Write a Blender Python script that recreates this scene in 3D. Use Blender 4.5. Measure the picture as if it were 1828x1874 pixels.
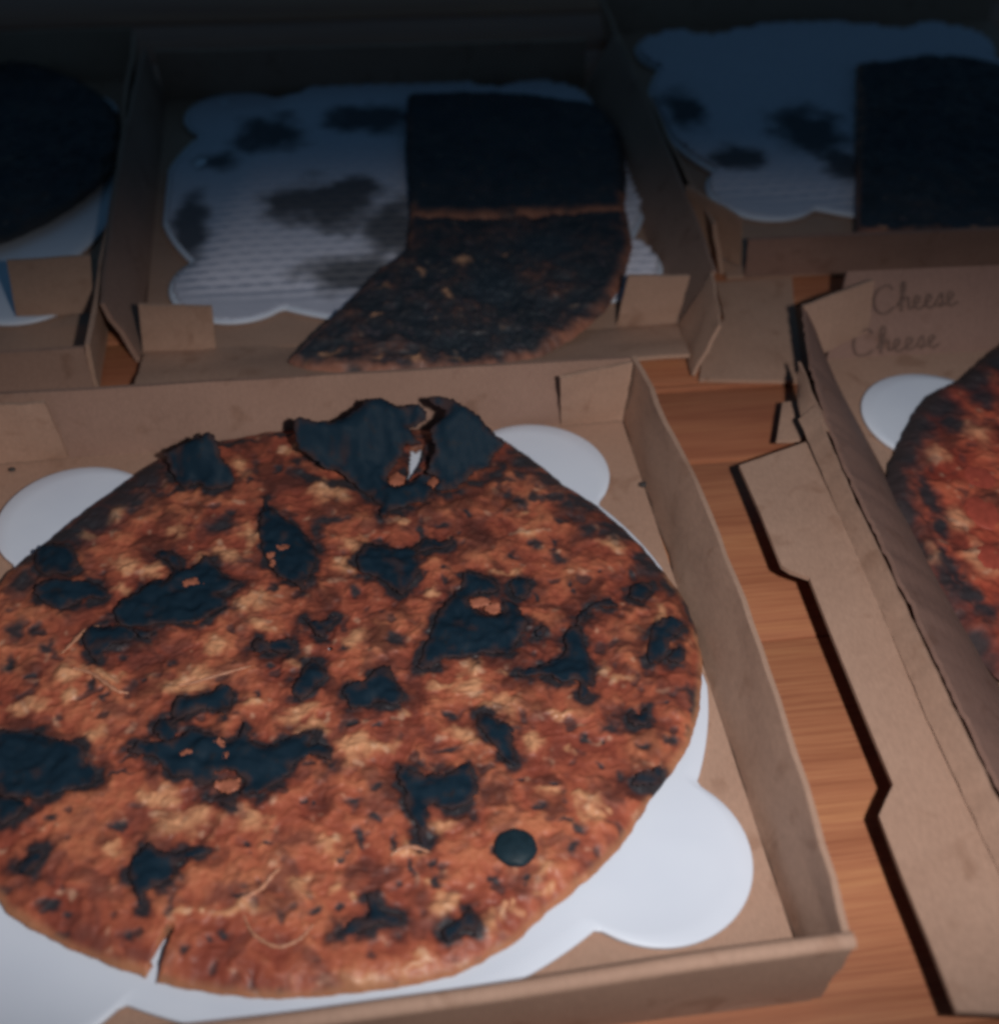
import bpy, bmesh, math, random
import numpy as np
from mathutils import Vector, Matrix
from mathutils.geometry import delaunay_2d_cdt

# ------------------------------------------------------------------ camera, light, exposure
sc = bpy.context.scene
for o in list(bpy.data.objects):
    bpy.data.objects.remove(o)
CAM_POS = Vector((-0.1584, -0.5501, 0.4546))
RIGHT = Vector((0.99015, -0.13766, 0.02561))
UP = Vector((0.07533, 0.67787, 0.73131))
FWD = Vector((0.11803, 0.72218, -0.68157))
cam_data = bpy.data.cameras.new('camera')
cam = bpy.data.objects.new('camera', cam_data)
sc.collection.objects.link(cam)
cam.matrix_world = Matrix(((RIGHT.x, UP.x, -FWD.x, CAM_POS.x), (RIGHT.y, UP.y, -FWD.y, CAM_POS.y),
                           (RIGHT.z, UP.z, -FWD.z, CAM_POS.z), (0, 0, 0, 1)))
cam_data.sensor_fit = 'HORIZONTAL'
cam_data.sensor_width = 36.0
cam_data.lens = 46.07
cam_data.clip_start = 0.02
cam_data.clip_end = 50.0
cam_data.dof.use_dof = True
cam_data.dof.focus_distance = 0.60
cam_data.dof.aperture_fstop = 5.6
sc.camera = cam

# even navy ambient added to lift the blacks, not a room's light
world = bpy.data.worlds.new('World')
sc.world = world
world.use_nodes = True
world.node_tree.nodes['Background'].inputs[0].default_value = (0.0225, 0.052, 0.088, 1)
world.node_tree.nodes['Background'].inputs[1].default_value = 0.72

# the camera's own flash, right of and a little below the lens
fl_data = bpy.data.lights.new('camera_flash', 'SPOT')
flash = bpy.data.objects.new('camera_flash', fl_data)
sc.collection.objects.link(flash)
flash.location = CAM_POS + RIGHT * 0.10 + UP * 0.012
aim = Vector((-0.045, -0.160, 0.0)) - flash.location
flash.rotation_euler = aim.to_track_quat('-Z', 'Y').to_euler()
fl_data.energy = 12.9
fl_data.color = (1.0, 0.985, 0.96)
fl_data.spot_size = math.radians(45.5)
flash.scale = (2.95, 1.0, 1.0)                                  # a flash tube throws a wide, low beam
fl_data.spot_blend = 0.9
fl_data.shadow_soft_size = 0.010

sc.view_settings.view_transform = 'Standard'
sc.view_settings.look = 'None'
sc.view_settings.exposure = 0.0
sc.view_settings.gamma = 1.0
sc.view_settings.use_curve_mapping = False
sc.render.engine = 'CYCLES'
sc.cycles.use_denoising = True
sc.cycles.max_bounces = 5
sc.cycles.pixel_filter_type = 'BLACKMAN_HARRIS'
sc.cycles.filter_width = 3.5

rng = random.Random(7)
TABLE_Z = -0.0040

# ------------------------------------------------------------------ numpy noise
_perm = np.random.RandomState(11).permutation(4096).astype(np.int64)
_ang = np.random.RandomState(12).rand(4096) * 2 * np.pi
_gx, _gy = np.cos(_ang), np.sin(_ang)


def perlin(x, y, seed=0):
    x = np.asarray(x, float); y = np.asarray(y, float)
    xi = np.floor(x).astype(np.int64); yi = np.floor(y).astype(np.int64)
    fx = x - xi; fy = y - yi
    u = fx * fx * fx * (fx * (fx * 6 - 15) + 10); v = fy * fy * fy * (fy * (fy * 6 - 15) + 10)

    def g(a, b, dx, dy):
        h = _perm[(_perm[(a + seed * 131) & 4095] + b) & 4095]
        return _gx[h] * dx + _gy[h] * dy
    n0 = g(xi, yi, fx, fy) * (1 - u) + g(xi + 1, yi, fx - 1, fy) * u
    n1 = g(xi, yi + 1, fx, fy - 1) * (1 - u) + g(xi + 1, yi + 1, fx - 1, fy - 1) * u
    return (n0 * (1 - v) + n1 * v) * 1.5


def fbm(x, y, freq, octs=4, seed=0, gain=0.5):
    s = 0; a = 1.0; t = 0
    for k in range(octs):
        s = s + a * perlin(x * freq, y * freq, seed + k * 7); t += a
        freq *= 2.03; a *= gain
    return s / t


def sstep(a, b, x):
    t = np.clip((x - a) / (b - a), 0, 1)
    return t * t * (3 - 2 * t)


def lerp(a, b, t):
    return a + (np.asarray(b) - a) * t[:, None]


# ------------------------------------------------------------------ materials
def new_mat(name):
    m = bpy.data.materials.new(name)
    m.use_nodes = True
    nt = m.node_tree
    b = nt.nodes['Principled BSDF']
    return m, nt, b


def node(nt, kind, **kw):
    n = nt.nodes.new(kind)
    for k, v in kw.items():
        setattr(n, k, v)
    return n


def ramp(nt, fac, stops):
    r = node(nt, 'ShaderNodeValToRGB')
    els = r.color_ramp.elements
    while len(els) < len(stops):
        els.new(0.5)
    for e, (p, c) in zip(els, stops):
        e.position = p
        e.color = (*c, 1)
    nt.links.new(fac, r.inputs[0])
    return r.outputs[0]


def noise(nt, vec, scale, detail=3.0, rough=0.55, dist=0.0):
    n = node(nt, 'ShaderNodeTexNoise')
    n.inputs['Scale'].default_value = scale
    n.inputs['Detail'].default_value = detail
    n.inputs['Roughness'].default_value = rough
    n.inputs['Distortion'].default_value = dist
    nt.links.new(vec, n.inputs['Vector'])
    return n.outputs['Fac']


def mapping(nt, vec, scale=(1, 1, 1), rot=(0, 0, 0), loc=(0, 0, 0)):
    m = node(nt, 'ShaderNodeMapping')
    m.inputs['Scale'].default_value = scale
    m.inputs['Rotation'].default_value = rot
    m.inputs['Location'].default_value = loc
    nt.links.new(vec, m.inputs['Vector'])
    return m.outputs[0]


def mix(nt, fac, a, b, mode='MIX'):
    n = node(nt, 'ShaderNodeMix', data_type='RGBA', blend_type=mode)
    for s, v in ((0, fac), (6, a), (7, b)):
        if isinstance(v, (int, float)):
            n.inputs[s].default_value = v
        elif isinstance(v, tuple):
            n.inputs[s].default_value = (*v, 1)
        else:
            nt.links.new(v, n.inputs[s])
    return n.outputs[2]


def bump(nt, b, h, strength, dist):
    n = node(nt, 'ShaderNodeBump')
    n.inputs['Strength'].default_value = strength
    n.inputs['Distance'].default_value = dist
    nt.links.new(h, n.inputs['Height'])
    nt.links.new(n.outputs[0], b.inputs['Normal'])
    return n


def kraft_material(name, base, dark):
    m, nt, b = new_mat(name)
    co = node(nt, 'ShaderNodeTexCoord').outputs['Object']
    n1 = noise(nt, co, 9.0, 4, 0.6)
    c = ramp(nt, n1, [(0.30, dark), (0.62, base)])
    fib = noise(nt, mapping(nt, co, (900, 260, 400)), 1.0, 3, 0.7)
    fcol = ramp(nt, fib, [(0.25, (0.84, 0.83, 0.82)), (0.75, (1.10, 1.09, 1.08))])
    c = mix(nt, 1.0, c, fcol, 'MULTIPLY')
    spots = noise(nt, co, 55.0, 2, 0.5, 0.6)                      # grease and scuffs
    sp = ramp(nt, spots, [(0.28, (0.70, 0.63, 0.58)), (0.40, (1, 1, 1))])
    c = mix(nt, 0.6, c, sp, 'MULTIPLY')
    nt.links.new(c, b.inputs['Base Color'])
    b.inputs['Roughness'].default_value = 0.72
    b.inputs['Specular IOR Level'].default_value = 0.30
    flute = node(nt, 'ShaderNodeTexWave', wave_type='BANDS', bands_direction='X')
    flute.inputs['Scale'].default_value = 55.0
    flute.inputs['Distortion'].default_value = 0.6
    nt.links.new(co, flute.inputs['Vector'])
    add = node(nt, 'ShaderNodeMath', operation='MULTIPLY_ADD')
    nt.links.new(flute.outputs['Fac'], add.inputs[0]); add.inputs[1].default_value = 0.12
    nt.links.new(noise(nt, co, 38.0, 3), add.inputs[2])
    bump(nt, b, add.outputs[0], 0.22, 0.0016)
    return m


def wood_material():
    m, nt, b = new_mat('varnished_oak')
    tc = node(nt, 'ShaderNodeTexCoord').outputs['Object']
    inf = node(nt, 'ShaderNodeObjectInfo')
    off = node(nt, 'ShaderNodeVectorMath', operation='MULTIPLY_ADD')
    comb = node(nt, 'ShaderNodeCombineXYZ')
    for i in range(3):
        nt.links.new(inf.outputs['Random'], comb.inputs[i])
    nt.links.new(comb.outputs[0], off.inputs[0]); off.inputs[1].default_value = (3.7, 5.1, 2.3)
    nt.links.new(tc, off.inputs[2])
    v = off.outputs[0]
    warp = noise(nt, mapping(nt, v, (5, 14, 1)), 1.0, 2)
    wv = node(nt, 'ShaderNodeVectorMath', operation='MULTIPLY_ADD')
    nt.links.new(warp, wv.inputs[0]); wv.inputs[1].default_value = (0.008, 0.012, 0.01)
    nt.links.new(v, wv.inputs[2])
    g1 = noise(nt, mapping(nt, wv.outputs[0], (14, 520, 1)), 1.0, 5, 0.65)
    g2 = noise(nt, mapping(nt, wv.outputs[0], (3.0, 60, 1)), 1.0, 4, 0.55)
    c1 = ramp(nt, g1, [(0.25, (0.30, 0.110, 0.062)), (0.50, (0.425, 0.175, 0.093)), (0.78, (0.51, 0.24, 0.125))])
    c2 = ramp(nt, g2, [(0.28, (0.74, 0.64, 0.63)), (0.52, (0.99, 0.95, 0.94)), (0.72, (1.12, 1.17, 1.08))])
    c = mix(nt, 1.0, c1, c2, 'MULTIPLY')
    hue = ramp(nt, inf.outputs['Random'], [(0.0, (0.84, 0.76, 0.74)), (1.0, (1.06, 1.06, 1.02))])
    c = mix(nt, 1.0, c, hue, 'MULTIPLY')
    nt.links.new(c, b.inputs['Base Color'])
    b.inputs['Roughness'].default_value = 0.42
    b.inputs['Specular IOR Level'].default_value = 0.35
    bump(nt, b, g1, 0.25, 0.0006)
    return m


def plastic_material():
    m, nt, b = new_mat('white_plastic')
    co = node(nt, 'ShaderNodeTexCoord').outputs['Object']
    n = noise(nt, co, 14.0, 3)
    c = ramp(nt, n, [(0.3, (0.64, 0.675, 0.775)), (0.7, (0.70, 0.735, 0.825))])
    nt.links.new(c, b.inputs['Base Color'])
    b.inputs['Roughness'].default_value = 0.38
    b.inputs['Specular IOR Level'].default_value = 0.4
    bump(nt, b, noise(nt, co, 30.0, 2), 0.10, 0.002)
    return m


def attr_material(name, spec=0.5, bump_scale=900.0, bump_dist=0.0004):
    m, nt, b = new_mat(name)
    a = node(nt, 'ShaderNodeAttribute', attribute_name='tint')
    co = node(nt, 'ShaderNodeTexCoord').outputs['Object']
    n = noise(nt, co, bump_scale, 3, 0.6)
    f = ramp(nt, n, [(0.25, (0.88, 0.87, 0.86)), (0.75, (1.12, 1.12, 1.11))])
    nt.links.new(mix(nt, 1.0, a.outputs['Color'], f, 'MULTIPLY'), b.inputs['Base Color'])
    g = node(nt, 'ShaderNodeAttribute', attribute_name='gloss')
    nt.links.new(g.outputs['Fac'], b.inputs['Roughness'])
    b.inputs['Specular IOR Level'].default_value = spec
    bump(nt, b, n, 0.5, bump_dist)
    return m


def leaf_material():
    m, nt, b = new_mat('charred_basil')
    co = node(nt, 'ShaderNodeTexCoord').outputs['Object']
    n = noise(nt, co, 160.0, 4, 0.6)
    c = ramp(nt, n, [(0.3, (0.0075, 0.019, 0.032)), (0.58, (0.010, 0.023, 0.037)), (0.72, (0.020, 0.021, 0.026)), (0.84, (0.080, 0.038, 0.030))])
    at = node(nt, 'ShaderNodeAttribute', attribute_name='scorch')
    c = mix(nt, at.outputs['Fac'], c, (0.050, 0.029, 0.028))
    nt.links.new(c, b.inputs['Base Color'])
    b.inputs['Roughness'].default_value = 0.55
    b.inputs['Specular IOR Level'].default_value = 0.05
    bump(nt, b, n, 0.4, 0.0006)
    return m


def flat_material(name, col, rough=0.6, spec=0.3):
    m, nt, b = new_mat(name)
    co = node(nt, 'ShaderNodeTexCoord').outputs['Object']
    n = noise(nt, co, 300.0, 3)
    c = ramp(nt, n, [(0.3, tuple(x * 0.8 for x in col)), (0.7, tuple(x * 1.15 for x in col))])
    nt.links.new(c, b.inputs['Base Color'])
    b.inputs['Roughness'].default_value = rough
    b.inputs['Specular IOR Level'].default_value = spec
    bump(nt, b, n, 0.2, 0.0005)
    return m


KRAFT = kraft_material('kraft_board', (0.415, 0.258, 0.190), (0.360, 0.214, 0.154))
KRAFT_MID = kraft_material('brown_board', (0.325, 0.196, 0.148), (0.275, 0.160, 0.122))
KRAFT_DARK = kraft_material('dark_brown_board', (0.27, 0.155, 0.122), (0.22, 0.125, 0.100))  # darkest tone of the board, used on a few walls
WOOD = wood_material()
WHITE = plastic_material()
TOPPING = attr_material('baked_topping', 0.30, 420.0, 0.00022)
LINER = attr_material('embossed_liner', 0.3, 700.0, 0.0002)
LEAF = leaf_material()
OLIVE = flat_material('black_olive', (0.012, 0.026, 0.036), 0.5, 0.15)
STRAND = flat_material('onion', (0.47, 0.21, 0.125), 0.45, 0.4)
CRUMB = flat_material('crumb', (0.05, 0.045, 0.045), 0.8, 0.1)
INK = flat_material('felt_pen_ink', (0.160, 0.098, 0.080), 0.7, 0.1)


# ------------------------------------------------------------------ object helpers
def link(name, mesh, mat, parent=None, smooth=True):
    o = bpy.data.objects.new(name, mesh)
    sc.collection.objects.link(o)
    if mat:
        mesh.materials.append(mat)
    if smooth:
        mesh.polygons.foreach_set('use_smooth', [True] * len(mesh.polygons))
    if parent is not None:
        o.parent = parent
    return o


def thing(name, label, cat, loc, group=None):
    o = bpy.data.objects.new(name, None)
    o.empty_display_size = 0.02
    sc.collection.objects.link(o)
    o.location = loc
    tag(o, label, cat, group)
    return o


def tag(o, label, cat, group=None):
    o['label'] = label
    o['category'] = cat
    if group:
        o['group'] = group
    return o


def mesh_from(name, V, F, base=None):
    V = np.array(V, float).reshape(-1, 3)
    if base is not None:
        V = V - np.array(base)
    me = bpy.data.meshes.new(name)
    me.from_pydata(V.tolist(), [], [list(f) for f in F])
    me.update()
    return me


def root_loc(parent):
    p = parent
    t = Vector((0, 0, 0))
    while p is not None:
        t = t + p.location
        p = p.parent
    return t


def sharpen(o, ang=40):
    for p in o.data.polygons:
        p.use_smooth = True
    o.data.set_sharp_from_angle(angle=math.radians(ang))


def slab(name, P, t, mat, parent):
    """closed sheet of thickness t behind a grid of points P[i][j]"""
    P = np.array(P, float)
    nu, nv = P.shape[:2]
    du = np.gradient(P, axis=0); dv = np.gradient(P, axis=1)
    N = np.cross(du, dv)
    N /= np.linalg.norm(N, axis=2, keepdims=True) + 1e-12
    V = np.concatenate([P.reshape(-1, 3), (P - N * t).reshape(-1, 3)])
    n = nu * nv
    F = []
    for i in range(nu - 1):
        for j in range(nv - 1):
            a, b, c, d = i * nv + j, (i + 1) * nv + j, (i + 1) * nv + j + 1, i * nv + j + 1
            F.append((a, b, c, d)); F.append((a + n, d + n, c + n, b + n))
    ring = [i * nv for i in range(nu)] + [(nu - 1) * nv + j for j in range(1, nv)] + \
           [i * nv + nv - 1 for i in range(nu - 2, -1, -1)] + [j for j in range(nv - 2, 0, -1)]
    for k in range(len(ring)):
        a, b = ring[k], ring[(k + 1) % len(ring)]
        F.append((a, a + n, b + n, b))
    me = mesh_from(name, V, F, root_loc(parent))
    o = link(name, me, mat, parent)
    sharpen(o)
    return o


def quad(name, a, b, c, d, t, parent, mat=None, nu=14, nv=5, bulge=(0, 0, 0), wob=0.0008, seed=0):
    """cardboard panel a-b along its length, d-c the opposite edge; bulge pushes its middle"""
    a, b, c, d, bulge = [np.array(x, float) for x in (a, b, c, d, bulge)]
    P = np.zeros((nu, nv, 3))
    for i in range(nu):
        u = i / (nu - 1)
        for j in range(nv):
            v = j / (nv - 1)
            P[i, j] = (a * (1 - u) + b * u) * (1 - v) + (d * (1 - u) + c * u) * v
            P[i, j] += bulge * math.sin(math.pi * u) * v
    k = np.arange(nu)[:, None] * 0.45 + np.arange(nv)[None] * 0.4
    nrm = np.cross(b - a, d - a); nrm /= np.linalg.norm(nrm)
    P += nrm * (perlin(k, k * 0 + seed * 1.37 + np.arange(nv)[None] * 0.7, seed) * wob * 2)[..., None]
    return slab(name, P, t, mat or KRAFT, parent)


def cdt(outline, spacing):
    """triangulated outline with inner points"""
    O = [Vector(p[:2]) for p in outline]
    xs = [p.x for p in O]; ys = [p.y for p in O]
    inner = []
    y = min(ys) + spacing / 2
    row = 0
    while y < max(ys):
        x = min(xs) + spacing * (0.5 if row % 2 else 0.25)
        while x < max(xs):
            if inside(x, y, O) and min_dist(x, y, O) > spacing * 0.45:
                inner.append(Vector((x, y)))
            x += spacing
        y += spacing * 0.87; row += 1
    pts = O + inner
    edges = [(i, (i + 1) % len(O)) for i in range(len(O))]
    v, e, f, *_ = delaunay_2d_cdt(pts, edges, [], 1, 1e-7)
    return np.array([(p.x, p.y) for p in v]), f


def inside(x, y, O):
    c = False
    j = len(O) - 1
    for i in range(len(O)):
        if (O[i].y > y) != (O[j].y > y) and x < (O[j].x - O[i].x) * (y - O[i].y) / (O[j].y - O[i].y) + O[i].x:
            c = not c
        j = i
    return c


def min_dist(x, y, O):
    best = 9
    for i in range(len(O)):
        a, b = O[i], O[(i + 1) % len(O)]
        dx, dy = b.x - a.x, b.y - a.y
        t = max(0, min(1, ((x - a.x) * dx + (y - a.y) * dy) / (dx * dx + dy * dy + 1e-15)))
        best = min(best, math.hypot(x - a.x - t * dx, y - a.y - t * dy))
    return best


def spline(pts, sub=4, jit=0.0, seed=0):
    """closed Catmull-Rom through the outline"""
    r = random.Random(seed)
    P = [np.array(p, float) for p in pts]
    n = len(P); out = []
    for i in range(n):
        p0, p1, p2, p3 = P[i - 1], P[i], P[(i + 1) % n], P[(i + 2) % n]
        for k in range(sub):
            t = k / sub
            q = 0.5 * ((2 * p1) + (p2 - p0) * t + (2 * p0 - 5 * p1 + 4 * p2 - p3) * t * t + (3 * p1 - p0 - 3 * p2 + p3) * t ** 3)
            q = q * 0.75 + (p1 * (1 - t) + p2 * t) * 0.25
            if jit:
                q = q + np.array([r.uniform(-jit, jit), r.uniform(-jit, jit)] + [0] * (len(q) - 2))
            out.append(q)
    return out


def sheet(name, outline, zf, t, mat, parent, spacing=0.01):
    """flat-cut cardboard piece: outline in plan, height given by zf(x, y)"""
    v, f = cdt(outline, spacing)
    z = np.array([zf(x, y) for x, y in v])
    n = len(v)
    V = np.concatenate([np.c_[v, z], np.c_[v, z - t]])
    F = [tuple(q) for q in f] + [tuple(k + n for k in reversed(q)) for q in f]
    cnt = {}
    for q in f:
        for k in range(len(q)):
            a, b = q[k], q[(k + 1) % len(q)]
            if (b, a) in cnt:
                del cnt[(b, a)]
            else:
                cnt[(a, b)] = 1
    F += [(b, a, a + n, b + n) for a, b in cnt]
    o = link(name, mesh_from(name, V, F, root_loc(parent)), mat, parent)
    sharpen(o)
    return o


# ------------------------------------------------------------------ table
table = thing('table', 'varnished oak plank table under the open pizza boxes', 'table', (0.0, 0.2, TABLE_Z))
seams = [-0.62, -0.47, -0.36, -0.168, -0.0365, 0.0285, 0.0345, 0.11, 0.19, 0.27, 0.35, 0.43, 0.51, 0.59, 0.67, 0.75, 0.83, 0.91]
for i in range(len(seams) - 1):
    gap = 0.0013 if seams[i] > -0.05 else 0.0003
    y0, y1 = seams[i] + gap, seams[i + 1] - (0.0013 if seams[i + 1] > -0.05 else 0.0003)
    bm = bmesh.new()
    bmesh.ops.create_cube(bm, size=1.0)
    for v in bm.verts:
        v.co = Vector((v.co.x * 2.2, v.co.y * (y1 - y0), v.co.z * 0.022))
    bmesh.ops.bevel(bm, geom=bm.edges[:], offset=0.0011, segments=2, affect='EDGES', profile=0.5)
    me = bpy.data.meshes.new('plank'); bm.to_mesh(me); bm.free()
    o = link('plank', me, WOOD, table)
    o.location = Vector((0, (y0 + y1) / 2, TABLE_Z - 0.011 + (0.0004 if i % 2 else 0))) - table.location
    sharpen(o)


# ------------------------------------------------------------------ white lobed plates
def plate_outline(R=0.1710, lc=0.1185, lr=0.0405, n=480):
    out = []
    for k in range(n):
        a = 2 * math.pi * k / n
        dx, dy = math.cos(a), math.sin(a)
        r = R
        for sx in (-1, 1):
            for sy in (-1, 1):
                b = dx * sx * lc + dy * sy * lc
                disc = b * b - (2 * lc * lc - lr * lr)
                if disc > 0 and b > 0:
                    r = max(r, b + math.sqrt(disc))
        r = min(r, 0.1668 / max(abs(dx), abs(dy)))
        out.append((dx * r, dy * r))
    return out


def make_plate(name, label, centre, rotz=0.0, z=0.0015):
    o_ = plate_outline()
    prof = [(0.972, -0.0012), (0.994, -0.0008), (0.999, 0.0004), (1.0, 0.0012), (0.999, 0.0018), (0.996, 0.0021), (0.955, 0.0021), (0.5, 0.0021), (0.02, 0.0021)]
    V, F = [], []
    n = len(o_)
    for s, zz in prof:
        V += [(x * s, y * s, zz + 0.0012) for x, y in o_]
    for k in range(len(prof) - 1):
        for i in range(n):
            j = (i + 1) % n
            F.append((k * n + i, k * n + j, (k + 1) * n + j, (k + 1) * n + i))
    F.append(tuple((len(prof) - 1) * n + i for i in range(n)))
    F.append(tuple(reversed(range(n))))
    o = link(name, mesh_from(name, V, F), WHITE)
    o.location = (centre[0], centre[1], z - 0.001)
    o.rotation_euler = (0, 0, rotz)
    tag(o, label, 'plate', 'white lobed plates under the pizzas')
    return o


# ------------------------------------------------------------------ pizza boxes
T = 0.0028
G = 'open cardboard pizza boxes'

# the large one in front
boxA = thing('pizza_box', 'open kraft pizza box in front holding the large whole pizza with black leaves', 'pizza box', (-0.172, -0.172, 0.0), G)
W = 0.3445
quad('base_panel', (-W, -W, 0), (0, -W, 0), (0, 0, 0), (-W, 0, 0), T, boxA, nu=10, nv=10, wob=0.0002)
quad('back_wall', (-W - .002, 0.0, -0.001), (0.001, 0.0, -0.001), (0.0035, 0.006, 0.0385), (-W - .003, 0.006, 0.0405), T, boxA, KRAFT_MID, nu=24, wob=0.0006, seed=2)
quad('side_wall', (0.0005, 0.002, -0.001), (0.0005, -W, -0.001), (0.004, -W - .002, 0.0400), (0.004, 0.006, 0.0395), T, boxA, nu=26, nv=6, bulge=(0.0095, 0, -0.002), wob=0.0010, seed=3)
quad('side_wall', (-W, -W, -0.001), (-W, 0.002, -0.001), (-W - .006, 0.006, 0.040), (-W - .006, -W, 0.040), T, boxA, nu=26, nv=6, bulge=(-0.010, 0, 0), seed=4)
# low front wall, its cut top edge worn pale and sagging towards the left
P = np.zeros((40, 7, 3))
for i in range(40):
    u = i / 39
    x = -W - .004 + (W + .0085) * u
    top = 0.0338 + 0.0090 * float(sstep(0.45, 1.0, u)) + 0.0006 * float(perlin(u * 9, 1.5, 6))
    for j in range(7):
        v = j / 6
        P[i, j] = (x - 0.002 * (1 - v) * u, -0.3445 - 0.0032 * v + 0.0008 * float(perlin(u * 8, v, 5)), -0.0015 + (top + 0.0015) * v)
slab('front_wall', P, 0.0030, KRAFT, boxA)
# the roll-over fold along its top
P = np.zeros((40, 8, 3))
for i in range(40):
    u = i / 39
    x = -W - .004 + (W + .0095) * u
    top = 0.0338 + 0.0090 * float(sstep(0.45, 1.0, u)) + 0.0006 * float(perlin(u * 9, 1.5, 6))
    for j in range(8):
        a = math.pi * (0.02 + 1.0 * j / 7)
        P[i, j] = (x, -0.3460 - 0.0024 * math.cos(a), top + 0.0003 + 0.0020 * math.sin(a))
slab('top_fold', P[:, ::-1], 0.0009, KRAFT, boxA)
# corner tabs folded against the back wall
tb = [(0.0033,-0.0012,0.0405),(-0.0398,0.0016,0.041)]
tl = [(-0.0441,-0.002,0.0066),(-0.0015,-0.002,0.005)]
quad('corner_tab', (-0.0355, -0.0025, 0.001), (0.0, -0.0018, 0.001), (0.0025, -0.0005, 0.0400), (tb[1][0], -0.0115, 0.0410), 0.0022, boxA, nu=10, nv=8, bulge=(0, 0, 0), wob=0.0006, seed=8)
quad('corner_tab', (-W, -0.0018, 0.001), (-0.3045, -0.0018, 0.001), (-0.3085, -0.0040, 0.0405), (-W, -0.0035, 0.0405), 0.0022, boxA, nu=10, nv=8, wob=0.0006, seed=9)

plateA = make_plate('lobed_plate', 'white lobed plastic plate under the large front pizza', (-0.1705, -0.1668), 0.045)

# the one behind it, half emptied
boxB = thing('pizza_box', 'open kraft pizza box behind the front one, with half a dark pizza left', 'pizza box', (-0.105, 0.26, 0.0), G)
quad('base_panel', (-0.272, 0.093, 0), (0.058, 0.088, 0), (0.066, 0.430, 0), (-0.275, 0.436, 0), T, boxB, nu=10, nv=10, wob=0.0002)
quad('back_wall', (-0.275, 0.432, -0.001), (0.060, 0.428, -0.001), (0.056, 0.420, 0.042), (-0.277, 0.424, 0.042), T, boxB, nu=20, seed=12)
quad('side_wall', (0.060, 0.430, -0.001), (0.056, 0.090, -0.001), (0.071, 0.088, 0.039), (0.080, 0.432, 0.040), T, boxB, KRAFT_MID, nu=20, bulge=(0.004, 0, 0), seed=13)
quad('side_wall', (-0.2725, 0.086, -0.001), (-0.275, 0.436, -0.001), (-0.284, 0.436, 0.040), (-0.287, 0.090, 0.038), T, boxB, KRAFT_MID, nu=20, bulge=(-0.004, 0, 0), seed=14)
quad('front_flap', (-0.272, 0.0465, 0.0105), (0.0495, 0.0440, 0.0105), (0.053, 0.0885, 0.0015), (-0.270, 0.092, 0.0015), 0.0024, boxB, nu=20, nv=6, bulge=(0, 0, -0.002), wob=0.001, seed=15)
quad('flap_end', (0.052, 0.036, 0.000), (0.056, 0.0875, 0.0), (0.0710, 0.086, 0.038), (0.066, 0.044, 0.029), 0.0022, boxB, nu=8, nv=5, seed=16)
tR = [(0.0196,0.09,0.0369),(0.0581,0.09,0.0344),(0.0532,0.09,-0.0031),(0.0155,0.09,0.0008)]
tL = [(-0.2714,0.092,-0.0005),(-0.2686,0.092,0.0341),(-0.2273,0.092,0.0298),(-0.229,0.092,-0.0065)]
quad('corner_tab', tL[0], tL[3], tL[2], tL[1], 0.0022, boxB, nu=8, nv=7, wob=0.0006, seed=17)
quad('corner_tab', tR[3], tR[2], tR[1], tR[0], 0.0022, boxB, nu=8, nv=7, wob=0.0006, seed=18)

# the one on the right, its side panel folded out over the table
boxC = thing('pizza_box', 'kraft pizza box at the right edge with side panel folded out and pen writing', 'pizza box', (0.25, -0.13, 0.0), G)
quad('base_panel', (0.134, -0.37, 0), (0.48, -0.37, 0), (0.48, 0.044, 0), (0.134, 0.046, 0), T, boxC, nu=10, nv=10, wob=0.0002)
crest = [(0.1150, 0.0465, 0.0405), (0.1010, -0.010, 0.0400), (0.0925, -0.0695, 0.0400), (0.0900, -0.120, 0.0398), (0.0895, -0.1685, 0.040), (0.0880, -0.230, 0.040), (0.0871, -0.2862, 0.040), (0.0860, -0.375, 0.040)]
nC = 120
yy = np.linspace(0.0465, -0.375, nC)
cy = np.array([c[1] for c in crest])[::-1]
cx = np.interp(yy, cy, np.array([c[0] for c in crest])[::-1])
jag = perlin(yy * 260, yy * 0, 21) * 0.0007 + perlin(yy * 60, yy * 0, 22) * 0.0006
P = np.zeros((nC, 6, 3))
for j in range(6):
    v = j / 5
    P[:, j, 0] = 0.1345 + (cx + jag - 0.1345) * v
    P[:, j, 1] = yy + (0.0 if j else 0)
    P[:, j, 2] = -0.001 + (0.041 + jag * 0.8) * v + 0.003 * math.sin(math.pi * v)
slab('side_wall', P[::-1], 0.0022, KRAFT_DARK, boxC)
# outer skin from the crease down to the folded-out flap
ys = np.linspace(-0.046, -0.376, 80)
cx2 = np.interp(ys, cy, np.array([c[0] for c in crest])[::-1]) - 0.0026
fx = np.interp(ys, [-0.376, -0.245, -0.19, -0.06], [0.0765, 0.0775, 0.080, 0.0850])
P = np.zeros((80, 5, 3))
for j in range(5):
    v = j / 4
    P[:, j, 0] = cx2 + (fx - cx2) * v
    P[:, j, 1] = ys
    P[:, j, 2] = 0.0385 + perlin(ys * 120, ys * 0, 23) * 0.0010 - 0.0095 * v
slab('outer_fold', P, 0.0018, KRAFT, boxC)
edge = [(0.0457,-0.0698,0.026),(0.0448,-0.1107,0.026),(0.0438,-0.1477,0.026),(0.0467,-0.152,0.026),(0.0539,-0.1579,0.026),(0.053,-0.1921,0.026),(0.0527,-0.2222,0.026),(0.0524,-0.2501,0.026),(0.052,-0.2734,0.026),(0.0466,-0.2798,0.026),(0.0414,-0.2864,0.026),(0.0404,-0.3156,0.026),(0.0401,-0.3436,0.026),(0.0394,-0.3677,0.026)]
flap_out = [(p[0], p[1]) for p in edge] + [(float(a), float(b)) for a, b in zip(fx[::-4] + 0.0004, ys[::-4])]
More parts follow.
